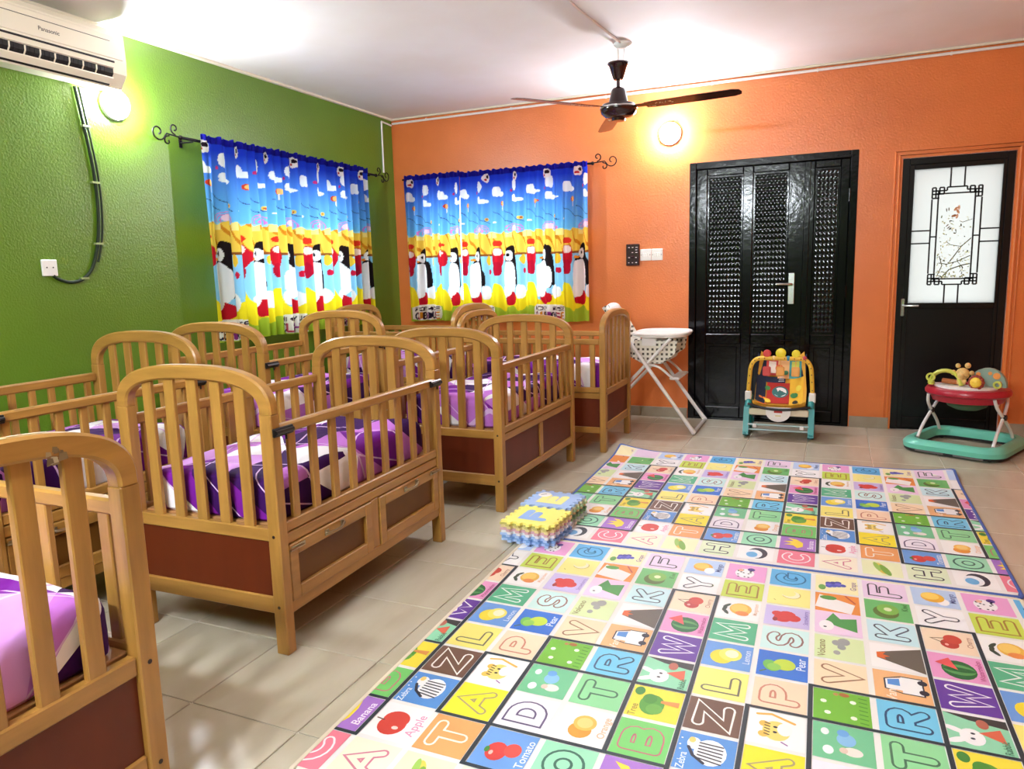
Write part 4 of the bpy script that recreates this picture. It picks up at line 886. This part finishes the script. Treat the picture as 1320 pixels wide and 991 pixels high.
def play_mat(label, c, zfn, colshift, row0, edge):
    """c: far-left, far-right, near-right, near-left corners; rows run from the far edge to the near edge"""
    FL, FR, NR, NL = [Vector((x, y)) for x, y in c]
    Wm = ((FR-FL).length+(NR-NL).length)/2; Hm = ((NL-FL).length+(NR-FR).length)/2
    def pos(a, b, h):
        s, t_ = a/Wm, b/Hm; p = FL.lerp(FR, s).lerp(NL.lerp(NR, s), t_); return (p.x, p.y, zfn(s, t_)+h)
    t = thing('play_mat', label, 'play mat', (0,0,0), 0, 'alphabet play mats')
    TH = .010; rc = .045
    outl = []
    for cx, cy, a0 in ((rc,rc,180),(Wm-rc,rc,270),(Wm-rc,Hm-rc,0),(rc,Hm-rc,90)):
        for q in range(7): a = math.radians(a0+15*q); outl.append((cx+rc*math.cos(a), cy+rc*math.sin(a)))
    def dens(o):
        r_ = []
        for i in range(len(o)):
            p, q = o[i], o[(i+1) % len(o)]; n = max(1, int(math.hypot(q[0]-p[0], q[1]-p[1])/.08))
            r_ += [(p[0]+(q[0]-p[0])*k/n, p[1]+(q[1]-p[1])*k/n) for k in range(n)]
        return r_
    bd = dens(outl); n = len(bd); m = MB()
    # slab as a grid (corner cells are covered by the bound edge), binding as a tube round the outline
    gx, gy = 40, 36; vs = []; ins = .012
    for j in range(gy+1):
        for i in range(gx+1):
            a = ins+(Wm-2*ins)*i/gx; b = ins+(Hm-2*ins)*j/gy
            # pull the corners in to the rounded outline
            for cx, cy, sx, sy in ((rc,rc,-1,-1),(Wm-rc,rc,1,-1),(Wm-rc,Hm-rc,1,1),(rc,Hm-rc,-1,1)):
                dx, dy = (a-cx)*sx, (b-cy)*sy
                if dx > 0 and dy > 0:
                    d = math.hypot(dx, dy); lim = rc-ins
                    if d > lim: a, b = cx+sx*dx/d*lim, cy+sy*dy/d*lim
            vs.append(pos(a, b, TH)); 
    k = len(vs); vs += [(x, y, z-TH+.0005) for x, y, z in vs]
    for j in range(gy):
        for i in range(gx):
            q = j*(gx+1)+i; m.f.append((q, q+gx+1, q+gx+2, q+1)); m.f.append((k+q, k+q+1, k+q+gx+2, k+q+gx+1))
    m.v = vs; m.c = [None]*len(vs)
    m.build('mat_body', M_MATB, t, fixn=False)
    ins2 = .008
    def inset(p): return (min(max(p[0], ins2), Wm-ins2), min(max(p[1], ins2), Hm-ins2))
    MB().tube([pos(*inset(p), TH*.5+.0005) for p in bd], .0078, 8, closed=True, flat=1.2).build('bound_edge', M_EDGE[edge], t, True)
    pr = Print(lambda a, b, h: pos(a, b, TH+h))
    ncol = int(Wm/PX)+2; lo, hi = .016, Wm-.016
    def clampa(a): return min(max(a, lo), hi)
    def clampb(b): return min(max(b, lo), Hm-lo)
    for ci in range(-1, ncol+6):
        a0 = colshift+ci*PX+.009; a1 = a0+PX-.018
        if a1 <= lo+.01 or a0 >= hi-.01: continue
        for row in range(10):
            b0 = row0+row*PY+.008; b1 = b0+PY-.016
            if row in (2,) and ci % 5 == 0: b0 -= .016
            pr.x = (lambda A0, A1, B0, B1: (lambda p, q: (clampa(A1-(A1-A0)*q), clampb(B1-(B1-B0)*p))))(a0, a1, b0, b1)
            cell_art(pr, ci % 5, row)
        pr.x = lambda p, q: (clampa(p), clampb(q))
        A0, A1 = colshift+ci*PX, colshift+(ci+1)*PX; R = lambda r: row0+r*PY; c5 = ci % 5; BK = (44,56,62); wl = .013
        def vline(a, r0_, r1_): pr.rect(a-wl/2, R(r0_)-wl/2, a+wl/2, R(r1_)+wl/2, BK, 6)
        def hline(r): pr.rect(A0-wl/2, R(r)-wl/2, A1+wl/2, R(r)+wl/2, BK, 6)
        if c5 == 2: vline(A0,2,8); vline(A1,2,9); hline(2); hline(6); hline(8); hline(9)
        if c5 == 0: vline(A0,5,9); hline(5); hline(6); hline(8); hline(9)
        if c5 == 1: hline(5); hline(6); hline(8); hline(9)
        if c5 == 4: vline(A0,6,8); hline(6); hline(8)
        pr.x = None
    pr.build('alphabet_print', M_INK(), t)
    return t
def z_front(s, t_): return 0
def z_back(s, t_):
    lift = 0
    cl = max(0, 1-math.hypot(s*2.1, t_*1.9)/.32); crn = max(0, 1-math.hypot((1-s)*2.1, t_*1.9)/.32)
    return lift+.045*cl*cl+.03*crn*crn
play_mat('white alphabet play mat with pale cream edge, partly under the blue-edged one', [(2.715,-3.214),(4.80,-3.214),(4.812,-5.085),(2.775,-5.085)], z_front, 2.805-2.715-PX*3, .016, 'cream')
play_mat('white alphabet play mat bound with a blue edge, in front of the doors', [(2.672,-1.318),(4.815,-1.318),(4.812,-3.205),(2.71,-3.205)], z_back, 3.00-2.69-PX*2-.0, .022, 'blue')

# ------------------------------------------------------------------ foam puzzle tiles in two stacks
def foam_outline(sz, amp, n):
    pts = []; h = sz/2-amp
    side = []
    st = (2*h)/(2*n)
    for i in range(2*n):
        a = -h+i*st; o = h+(amp if i % 2 == 0 else -amp*.1)
        w2 = .12*st
        side += [(a+w2, o-amp*.35), (a+w2*.8, o), (a+st-w2*.8, o), (a+st-w2, o-amp*.35)] if i % 2 == 0 else [(a+.1*st, h-amp*.6), (a+st*.9, h-amp*.6)]
    for k in range(4):
        ca, sa = math.cos(k*math.pi/2), math.sin(k*math.pi/2)
        pts += [(x*ca+y*sa, -x*sa+y*ca) for x, y in side]
    return pts[::-1]
FT, FSZ = .0135, .275
fo = foam_outline(FSZ, .012, 5); fmesh = {}
def foam(label, col, x, y, z, rz, group):
    m = mat('foam_%d_%d_%d' % col, col, .75, bump=.1, bscale=200)
    if col not in fmesh: fmesh[col] = MB().prism(fo, 0, FT-.0012, 'xy').mesh('foam_tile', m)
    o = obj('foam_tile', fmesh[col], None, (x, y, z)); o.rotation_euler = (0, 0, rz); return tag(o, label, 'foam tile', group)
Yl, Bl, Wh, Pk, Gn, Or = (250,240,128), (168,196,238), (240,240,236), (214,170,180), (150,190,140), (240,200,150)
stackA = [Bl,(120,160,214),Bl,(226,226,232),Pk,(226,206,150),(200,190,110),Yl]
stackB = [Wh,(200,206,210),Gn,(120,150,120),Or,(170,200,150),(214,216,180),Bl]
cn = {Yl:'yellow',Bl:'pale blue',Wh:'white',Pk:'pink',Gn:'green',Or:'peach',(120,160,214):'mid blue',(226,226,232):'pale grey',(226,206,150):'sand',(200,190,110):'olive yellow',(200,206,210):'grey',(120,150,120):'dark green',(170,200,150):'light green',(214,216,180):'cream'}
for st, (sx, sy), nm in ((stackA,(2.762,-3.215),'stack nearer the front alphabet mat'),(stackB,(2.757,-2.945),'stack farther from the front alphabet mat')):
    for i, col in enumerate(st):
        top = i == len(st)-1
        lab = ('yellow foam puzzle tile with a blue letter F on top of its stack' if st is stackA else 'pale blue foam puzzle tile with a yellow letter E on top of its stack') if top else '%s foam puzzle tile, number %s from the bottom of the %s' % (cn[col], ['one','two','three','four','five','six','seven'][i], nm)
        if not top: lab = '%s foam puzzle tile, %s in the %s' % (cn[col], ['lowest','second lowest','third lowest','fourth lowest','fourth highest','third highest','second highest'][i], nm)
        o = foam(lab, col, sx+rr.uniform(-.004,.004), sy+rr.uniform(-.002,.002), .0142+i*FT, math.radians(rr.uniform(-1,1)-3), 'foam puzzle tiles')
        if top:
            ink = Print(lambda a, b, h: (b, -a, FT-.0008+h)) if False else Print(lambda a, b, h: (-b, a, FT-.0012+h))
            ch, c1, c2 = ('F', (150,184,232), (150,184,232)) if st is stackA else ('E', (250,238,150), (250,238,150))
            ink.glyph(ch, (0,0), .10, .10, .045, c1, c2, 0, .004)
            if st is stackB: ink.ell((.06,.075), .04, .035, (244,244,240), 1); ink.line([(.05,.09),(.07,.07)], .006, (60,60,60), 2)
            ink.build('letter_inlay', mat('foam_inlay', rough=.7, attr=True), o)

# ------------------------------------------------------------------ high chair
hc = thing('high_chair', 'white folding high chair with dotted seat and tray beside the black door', 'high chair', (0,0,0))
M_WH = mat('white_enamel_tube', (236,234,230), .25); M_WP2 = mat('white_plastic_tray', (240,238,232), .35)
def dotted():
    m = mat('dotted_cushion', (228,226,214), .7); nt = m.node_tree; N = nt.nodes; L = nt.links
    tc = N.new('ShaderNodeTexCoord'); mp = N.new('ShaderNodeMapping'); mp.inputs['Scale'].default_value = (26,26,26); L.new(tc.outputs['Object'], mp.inputs[0])
    vm = N.new('ShaderNodeVectorMath'); vm.operation = 'FRACTION'; L.new(mp.outputs[0], vm.inputs[0])
    sp = N.new('ShaderNodeSeparateXYZ'); L.new(vm.outputs[0], sp.inputs[0])
    def mt(op, a, b):
        n = N.new('ShaderNodeMath'); n.operation = op
        for i, v in enumerate((a, b)):
            if isinstance(v, (int, float)): n.inputs[i].default_value = v
            else: L.new(v, n.inputs[i])
        return n.outputs[0]
    k = mt('LESS_THAN', mt('MAXIMUM', mt('ABSOLUTE', mt('SUBTRACT', sp.outputs[0], .5), 0), mt('ABSOLUTE', mt('SUBTRACT', sp.outputs[2], .5), 0)), .24)
    mx = N.new('ShaderNodeMix'); mx.data_type = 'RGBA'; L.new(k, mx.inputs[0]); mx.inputs[6].default_value = rgb(232,228,212); mx.inputs[7].default_value = rgb(84,78,64)
    L.new(mx.outputs[2], N['Principled BSDF'].inputs['Base Color']); return m
yn, yf = -.655, -.10
for y, dz in ((yn,0),(yf,0)):
    MB().tube([(3.09,y,.022),(2.86,y,.34),(2.58,y,.73)], .015, 10).build('front_leg', M_WH, hc, True)
    MB().tube([(2.20,y+.03*(1 if y == yn else -1),.02),(2.60,y+.03*(1 if y == yn else -1),.44),(2.90,y+.03*(1 if y == yn else -1),.765)], .014, 10).build('rear_leg', M_WH, hc, True)
    MB().tube([(3.10,y,.012),(3.03,y,.105)], [.02,.0155], 10).build('foot_sleeve', M_WH, hc, True)
MB().tube([(3.095,yn,.016),(3.095,yf,.016)], .0155, 10).build('front_foot_bar', M_WH, hc, True)
MB().tube([(2.20,yn+.03,.016),(2.20,yf-.03,.016)], .0145, 10).build('rear_foot_bar', M_WH, hc, True)
m = MB().tube(smoothpath([(2.70,-.60,.545),(2.80,-.60,.53),(2.92,-.58,.43)], 5), .010, 8).tube(smoothpath([(2.70,-.17,.545),(2.80,-.17,.53),(2.92,-.19,.43)], 5), .010, 8); m.build('footrest_arm', M_WH, hc, True)
MB().box((2.885,-.59,.425),(2.965,-.18,.447), ch=.008).build('footrest', M_WP2, hc)
# seat shell: scooped cushion and reclined back with head wing
seat = MB(); prof = [(2.93,.71),(2.90,.62),(2.80,.565),(2.66,.56),(2.55,.62),(2.47,.76),(2.39,.90),(2.34,.98),(2.31,1.01)]
nn = 9; vs = []; fs = []
for i, (x, z) in enumerate(prof):
    for j in range(nn):
        s = -1+2*j/(nn-1); hw = .205 if i < 6 else .205-.022*(i-5)**1.25; up = (.10 if i < 5 else .045)*s**4
        if i < 5: vs.append((x, -.375+s*hw, z+up))
        else: vs.append((x+up, -.375+s*hw, z+up*.5))
k = len(vs); vs += [(x-.012, y, z-.032) if i//nn < 5 else (x-.034, y, z-.012) for i, (x, y, z) in enumerate(vs)]
for i in range(len(prof)-1):
    for j in range(nn-1):
        a = i*nn+j; fs.append((a, a+1, a+nn+1, a+nn)); fs.append((k+a, k+a+nn, k+a+nn+1, k+a+1))
for i in range(len(prof)-1):
    for j in (0, nn-1): a = i*nn+j; fs.append((a, a+nn, k+a+nn, k+a))
for j in range(nn-1):
    for a in (j, (len(prof)-1)*nn+j): fs.append((a, a+1, k+a+1, k+a))
seat.add(vs, fs).build('seat', dotted(), hc, True)
MB().ball((2.36,-.375,1.0), (.05,.15,.045), 14).build('head_pad', M_WP2, hc, True)
for s in (-1, 1):
    MB().prism([(2.58,.60),(2.68,.555),(2.82,.56),(2.93,.64),(2.95,.745),(2.60,.745)], -.375+s*.205, -.375+s*.222, 'xz').build('seat_side', dotted(), hc)
tr = MB(); ol = []
for q in range(36):
    a = 2*math.pi*q/36; ol.append((2.785+.22*math.copysign(abs(math.cos(a))**.6, math.cos(a)), -.375+.275*math.copysign(abs(math.sin(a))**.6, math.sin(a))))
tr.prism(ol, .772, .797, 'xy').tube([(x, y, .795) for x, y in ol], .012, 8, closed=True).build('tray', M_WP2, hc, True)
for s in (-1, 1): MB().box((2.66,-.375+s*.215-.012,.70),(2.78,-.375+s*.215+.012,.768), ch=.006).build('tray_arm', M_WP2, hc)

# ------------------------------------------------------------------ infant rocker
rk = thing('infant_rocker', 'colourful infant rocker seat with teal base and toy bar before the black door', 'baby rocker', (3.725,-.40,0))
M_TEAL = mat('teal_plastic', (28,140,138), .35); M_WPL = mat('white_plastic', (240,238,234), .35)
for s in (-1, 1):
    x = s*.235
    pth = smoothpath([(x,-.245,.055),(x,-.20,.024),(x,-.05,.016),(x,.14,.018),(x,.26,.05)], 5)
    MB().tube(pth, .019, 10).build('rocker_rail', M_TEAL, rk, True)
    MB().prism([(-.255,.03),(-.18,.03),(-.12,.20),(-.14,.235),(-.185,.235)], x-.021, x+.021, 'yz').build('front_leg', M_TEAL, rk)
    MB().prism([(.08,.03),(.17,.03),(-.02,.24),(-.09,.24)], x-.018, x+.018, 'yz').build('rear_leg', M_TEAL, rk)
    MB().tube([(x,-.215,.015),(x,-.215,.03)], .024, 10).build('foot', mat('dark_teal_rubber', (16,84,86), .6), rk, True)
    MB().tube([(x-s*.005,-.16,.22),(x-s*.005,-.02,.30)], .026, 10).build('side_arm', M_TEAL, rk, True)
    MB().box((x-.024,-.10,.265),(x+.024,-.05,.345), ch=.008).build('toy_bar_socket', M_WPL, rk)
for y, z, r_ in ((-.225,.105,.009),(-.20,.06,.008)): MB().tube([(-.22,y,z),(.22,y,z)], r_, 8).build('cross_bar', mat('grey_steel_bar', (150,170,168), .35, metal=.6), rk, True)
for x in (-.17,.17): MB().box((x-.014,-.236,.082),(x+.014,-.206,.108), ch=.003).build('bar_clip', M_WPL, rk)
MB().box((-.215,-.215,.178),(.215,-.19,.228), ch=.006).build('front_bar', mat('beige_front_bar', (216,206,178), .5), rk)
ol = [(-.085,.245),(.085,.245)]+[(.09*math.cos(math.radians(q)), .21-.075*math.sin(math.radians(q))) for q in range(0, 181, 15)]
MB().prism(ol[2:]+[(-.09,.245),(.09,.245)], -.232, -.214, 'xz').build('front_badge', M_WPL, rk)
MB().box((-.03,-.2335,.205),(.03,-.2318,.224)).build('badge_strip', mat('red_badge', (190,50,50), .5), rk)
MB().box((-.02,-.2335,.178),(.02,-.2318,.186)).build('badge_strip', mat('gold_badge', (226,206,140), .5), rk)
MB().tube(smoothpath([(-.225,-.20,.262),(-.1,-.235,.238),(.05,-.24,.232),(.225,-.20,.252)], 6), .010, 8).build('seat_edge', mat('black_webbing', (22,20,24), .5), rk, True)
# padded seat: seat pan then reclined back
prof = [(-.215,.255),(-.12,.215),(-.02,.235),(.04,.31),(.09,.43),(.135,.545),(.155,.59)]; nn = 11; vs = []; fs = []; cols = []
for i, (y, z) in enumerate(prof):
    for j in range(nn):
        s = -1+2*j/(nn-1); hw = .19 if i < 4 else .185-.008*(i-3); vs.append((s*hw, y-.03*s**4, z+.05*s**4))
k = len(vs); vs += [(x, y+.022, z-.026) for x, y, z in vs]
for i in range(len(prof)-1):
    for j in range(nn-1): a = i*nn+j; fs += [(a, a+1, a+nn+1, a+nn), (k+a, k+a+nn, k+a+nn+1, k+a+1)]
    for j in (0, nn-1): a = i*nn+j; fs.append((a, a+nn, k+a+nn, k+a))
for j in range(nn-1):
    for a in (j, (len(prof)-1)*nn+j): fs.append((a, a+1, k+a+1, k+a))
MB().add(vs, fs).build('seat_pad', mat('amber_pad', (228,168,56), .8), rk, True)
# printed patches on the pad
def seatmap(a, b, h):
    """a across (-.18...18), b along the pad 0..1"""
    L_ = [0]; 
    for p, q in zip(prof[:-1], prof[1:]): L_.append(L_[-1]+math.hypot(q[0]-p[0], q[1]-p[1]))
    d = b*L_[-1]
    for i in range(len(prof)-1):
        if d <= L_[i+1] or i == len(prof)-2:
            f = (d-L_[i])/(L_[i+1]-L_[i]); (y0, z0), (y1, z1) = prof[i], prof[i+1]; ny, nz = -(z1-z0), (y1-y0); ln = math.hypot(ny, nz); ny, nz = ny/ln, nz/ln
            s = a/.19; return (a, y0+(y1-y0)*f+ny*(h*4+.005)-.03*s**4, z0+(z1-z0)*f+nz*(h*4+.005)+.05*s**4)
pr = Print(seatmap)
def quilt(a0, b0, a1, b1, col, lay):
    n = 6
    for i in range(n):
        for j in range(n):
            A0, A1, B0, B1 = a0+(a1-a0)*i/n, a0+(a1-a0)*(i+1)/n, b0+(b1-b0)*j/n, b0+(b1-b0)*(j+1)/n; pr.rect(A0, B0, A1, B1, col, lay)
def blob(c, rx, ry, col, lay, n=20):
    pr.ell(c, rx, ry, col, lay, n)
quilt(-.185,.28,-.115,.98,(26,38,66),2); quilt(-.115,.64,.03,.72,(30,44,74),2); quilt(.145,.70,.18,.98,(26,38,66),2)
quilt(-.16,.02,.15,.24,(246,214,58),2); quilt(-.105,.34,.065,.64,(186,46,38),3); quilt(.065,.26,.165,.70,(240,190,52),2); quilt(-.16,.18,-.105,.42,(232,130,56),3); quilt(.055,.70,.145,.95,(70,160,160),3); quilt(-.115,.74,-.03,.97,(206,74,70),3); quilt(-.03,.70,.055,.97,(240,190,130),3)
quilt(-.10,.77,-.045,.93,(246,232,220),4); quilt(.072,.75,.128,.93,(206,214,90),4)
for c, rx, ry, col, lay in (((-.005,.51),.062,.085,(60,120,120),5),((-.005,.51),.05,.068,(246,246,246),6),((-.005,.50),.008,.010,(60,50,50),7),((-.02,.52),.005,.007,(60,50,50),7),((.012,.52),.005,.007,(60,50,50),7),((.1,.46),.028,.04,(60,130,70),5),((.11,.34),.022,.045,(40,50,40),5),((-.10,.36),.03,.045,(244,210,70),5),((-.02,.16),.035,.05,(250,240,230),5),((-.10,.56),.02,.03,(80,150,80),5),((.13,.56),.02,.04,(240,220,80),5),((-.02,.84),.03,.05,(230,120,60),5),((.03,.78),.02,.03,(80,150,110),5),((.07,.20),.03,.04,(250,232,90),5),((-.06,.12),.03,.04,(190,70,50),4)):
    blob(c, rx, ry, col, lay)
for i in range(4): pr.line([(-.02+.003*i,.66+.02*i),(.02-.003*i,.665+.02*i)], .006, (245,245,245), 6)
pr.build('printed_patch', mat('printed_fabric', rough=.8, attr=True), rk)
# toy bar
M_YG = mat('yellow_spotted_bar', (232,186,60), .5); M_RD = mat('red_toy_plastic', (206,60,56), .4); M_YL = mat('yellow_toy_plastic', (240,218,50), .4)
bar = smoothpath([(-.235,-.075,.335),(-.228,-.085,.45),(-.215,-.09,.55),(-.17,-.095,.602),(-.08,-.095,.608),(.08,-.095,.608),(.17,-.095,.602),(.215,-.09,.55),(.228,-.085,.45),(.235,-.075,.335)], 6)
MB().tube(bar, .0165, 10).build('toy_bar', M_YG, rk, True)
m = MB()
for i, p in enumerate(bar):
    if i % 3 == 1: m.ball((p.x, p.y-.0125, p.z), .0065, 6)
m.build('toy_bar_spot', mat('brown_spot', (120,70,40), .6), rk)
for x, mt_, r_ in ((-.10,M_RD,.030),(.0,M_YL,.038),(.11,M_YL,.031)):
    z = .645+.004*(r_ > .035)
    MB().lathe([(r_*.8,-.012),(r_,-.006),(r_,.006),(r_*.8,.012)], (x,-.095,z), 20, 'y').build('round_toy', mt_, rk, True)
for x, col in ((-.05,(230,190,120)),(.055,(60,140,180)),(.17,(190,60,70))): MB().ball((x,-.095,.61), .020, 10).build('bead', mat('bead_%d' % col[0], col, .4), rk, True)
for x, col in ((-.10,(200,70,70)),(.0,(236,170,90)),(.11,(90,170,170))):
    MB().tube([(x,-.097,.60),(x,-.10,.545)], .003, 6).box((x-.030,-.115,.47),(x+.030,-.092,.545), ch=.008).build('hanging_toy', mat('hang_%d' % col[1], col, .5), rk)

# ------------------------------------------------------------------ baby walker
wk = thing('baby_walker', 'mint green baby walker with red tray ring before the glazed door', 'baby walker', (4.965,-.575,0), math.radians(-26))
M_MINT = mat('mint_plastic', (110,206,180), .35); M_REDW = mat('crimson_plastic', (176,32,52), .3)
def rrect(hw, hl, r, n=8):
    o = []
    for cx, cy, a0 in ((hw-r,hl-r,0),(-hw+r,hl-r,90),(-hw+r,-hl+r,180),(hw-r,-hl+r,270)):
        for q in range(n+1): a = math.radians(a0+90*q/n); o.append((cx+r*math.cos(a), cy+r*math.sin(a)))
    return o
def ring_loft(outlines):
    """closed loft through outlines (list of list of xyz), last joins first"""
    n = len(outlines[0]); vs = [p for o in outlines for p in o]; k = len(outlines); fs = []
    for i in range(k):
        for j in range(n): fs.append((i*n+j, i*n+(j+1) % n, ((i+1) % k)*n+(j+1) % n, ((i+1) % k)*n+j))
    return vs, fs
lv = [(0,0,.028),(-.004,-.01,.06),(.012,.0,.082),(.035,.01,.094),(.06,.02,.090),(.074,.03,.07),(.07,.03,.028)]
o_ = [[(x, y, z) for x, y in rrect(.32-d, .335-d, .14-d*.6)] for d, _, z in lv]
vs, fs = ring_loft(o_); MB().add(vs, fs).build('base', M_MINT, wk, True)
o_ = [[(x, y, z) for x, y in rrect(.315-d, .33-d, .135-d*.6)] for d, z in ((0,.012),(0,.03),(.06,.03),(.06,.012))]
vs, fs = ring_loft(o_); MB().add(vs, fs).build('base_bumper', mat('black_rubber_strip', (18,18,20), .6), wk)
for x, y in ((-.24,-.27),(.24,-.27),(-.24,.27),(.24,.27)): MB().lathe([(.02,-.012),(.024,-.008),(.024,.008),(.02,.012)], (x,y,.024), 14, 'y').build('wheel', mat('black_wheel', (16,16,18), .5), wk, True)
for x in (-.11,.13): MB().box((x-.09,-.332,.014),(x+.09,-.328,.026)).build('grip_pad', mat('grey_grip', (110,106,104), .7), wk)
# crossed legs on both sides
for s in (-1, 1):
    for d in (-1, 1):
        MB().tube(smoothpath([(s*.235,d*.20,.085),(s*.232,d*.13,.16),(s*.225,0,.255),(s*.215,-d*.10,.33),(s*.205,-d*.13,.39)], 5), .011, 8).build('leg', M_WH, wk, True)
    MB().tube([(s*.213,0,.255),(s*.245,0,.255)], .02, 12).build('pivot', mat('black_pivot', (18,18,20), .4), wk, True)
def ellipse(rx, ry, z, n=40): return [(rx*math.cos(2*math.pi*i/n), ry*math.sin(2*math.pi*i/n), z) for i in range(n)]
vs, fs = ring_loft([ellipse(.25,.235,.395), ellipse(.262,.247,.405), ellipse(.264,.249,.425), ellipse(.250,.235,.445), ellipse(.22,.205,.45), ellipse(.165,.15,.446), ellipse(.16,.145,.395)])
MB().add(vs, fs).build('tray_ring', M_REDW, wk, True)
vs, fs = ring_loft([ellipse(.215,.20,.35), ellipse(.235,.22,.395), ellipse(.20,.185,.398), ellipse(.18,.17,.35)])
MB().add(vs, fs).build('tray_skirt', M_REDW, wk, True)
m = MB(); sv = []; rows = [(.16,.145,.41),(.15,.135,.36),(.12,.11,.31),(.07,.06,.285),(.005,.005,.282)]
for rx, ry, z in rows: sv += ellipse(rx, ry, z, 24)
m.add(sv, [(i*24+j, i*24+(j+1) % 24, (i+1)*24+(j+1) % 24, (i+1)*24+j) for i in range(4) for j in range(24)]); m.build('seat_sling', mat('green_seat_fabric', (76,110,80), .8), wk, True)
# toy tray on the front half (towards -y)
pl = [(.20*math.cos(math.radians(a)), -.02+.19*math.sin(math.radians(a))) for a in range(190, 351, 10)]
MB().prism(pl, .448, .466, 'xy').build('toy_panel', M_WPL, wk)
pb = []
for i in range(13):
    a = math.radians(180-i*15); pb.append((-.10+.10*math.cos(a), -.13, .47+.095*math.sin(a)))
MB().tube(pb, .014, 8, flat=1.6).build('toy_arch', mat('lime_toy', (206,214,90), .45), wk, True)
MB().tube([(-.19,-.13,.462),(-.19,-.13,.485)], .02, 10).build('toy_foot', mat('lime_toy', (206,214,90), .45), wk, True)
vs, fs = ring_loft([ [(-.19+r_*math.cos(q*math.pi/8), -.15+dy, .515+r_*math.sin(q*math.pi/8)) for q in range(16)] for r_, dy in ((.03,-.006),(.03,.006),(.018,.006),(.018,-.006))])
MB().add(vs, fs).build('toy_ring', mat('lime_toy', (206,214,90), .45), wk, True)
MB().ball((.0,-.12,.55), (.044,.036,.042), 12).ball((-.028,-.13,.605), .017, 8).ball((.032,-.13,.61), .02, 8).ball((.0,-.15,.535), .024, 8).ball((-.056,-.125,.555), .019, 8).ball((.055,-.12,.56), .016, 8).ball((-.005,-.12,.50), (.032,.028,.036), 10).build('giraffe_toy', mat('cream_orange_toy', (232,196,120), .5, vary=.3, vscale=40), wk, True)
MB().tube([(-.13,-.10,.49),(-.02,-.10,.485)], .018, 10).build('roller_toy', mat('orange_brown_toy', (190,110,56), .45), wk, True)
m = MB()
for q in range(12): a = q*math.pi/6; m.ball((.10+.036*math.cos(a), -.165, .505+.036*math.sin(a)), .016, 8)
m.build('lion_mane', mat('rust_toy', (150,56,40), .5), wk, True)
MB().ball((.10,-.178,.505), (.036,.022,.036), 12).ball((.09,-.199,.512), .005, 6).ball((.112,-.199,.512), .005, 6).build('lion_face', mat('yellow_lion', (244,206,70), .5), wk, True)
pb = [(.135+.115*math.cos(math.radians(180-i*15)), .47+.125*math.sin(math.radians(180-i*15))) for i in range(13)]
MB().prism(pb[::-1], -.07, -.035, 'xz').build('toy_fan', mat('grey_green_toy', (140,166,150), .5), wk)
m = MB()
for i, (x, z, r_) in enumerate(((.19,.545,.022),(.15,.56,.012),(.08,.55,.014),(.21,.50,.012))): MB().lathe([(r_,-.074),(r_,-.070)], (x,0,z), 14, 'y').build('toy_fan_spot', mat('orange_toy_spot', (236,150,70), .5), wk)

vs, fs = ring_loft([ [(.205+r_*math.cos(q*math.pi/8), -.10+dy, .49+r_*math.sin(q*math.pi/8)) for q in range(16)] for r_, dy in ((.026,-.006),(.026,.006),(.014,.006),(.014,-.006))])
MB().add(vs, fs).build('toy_ring', mat('lime_toy', (206,214,90), .45), wk, True)
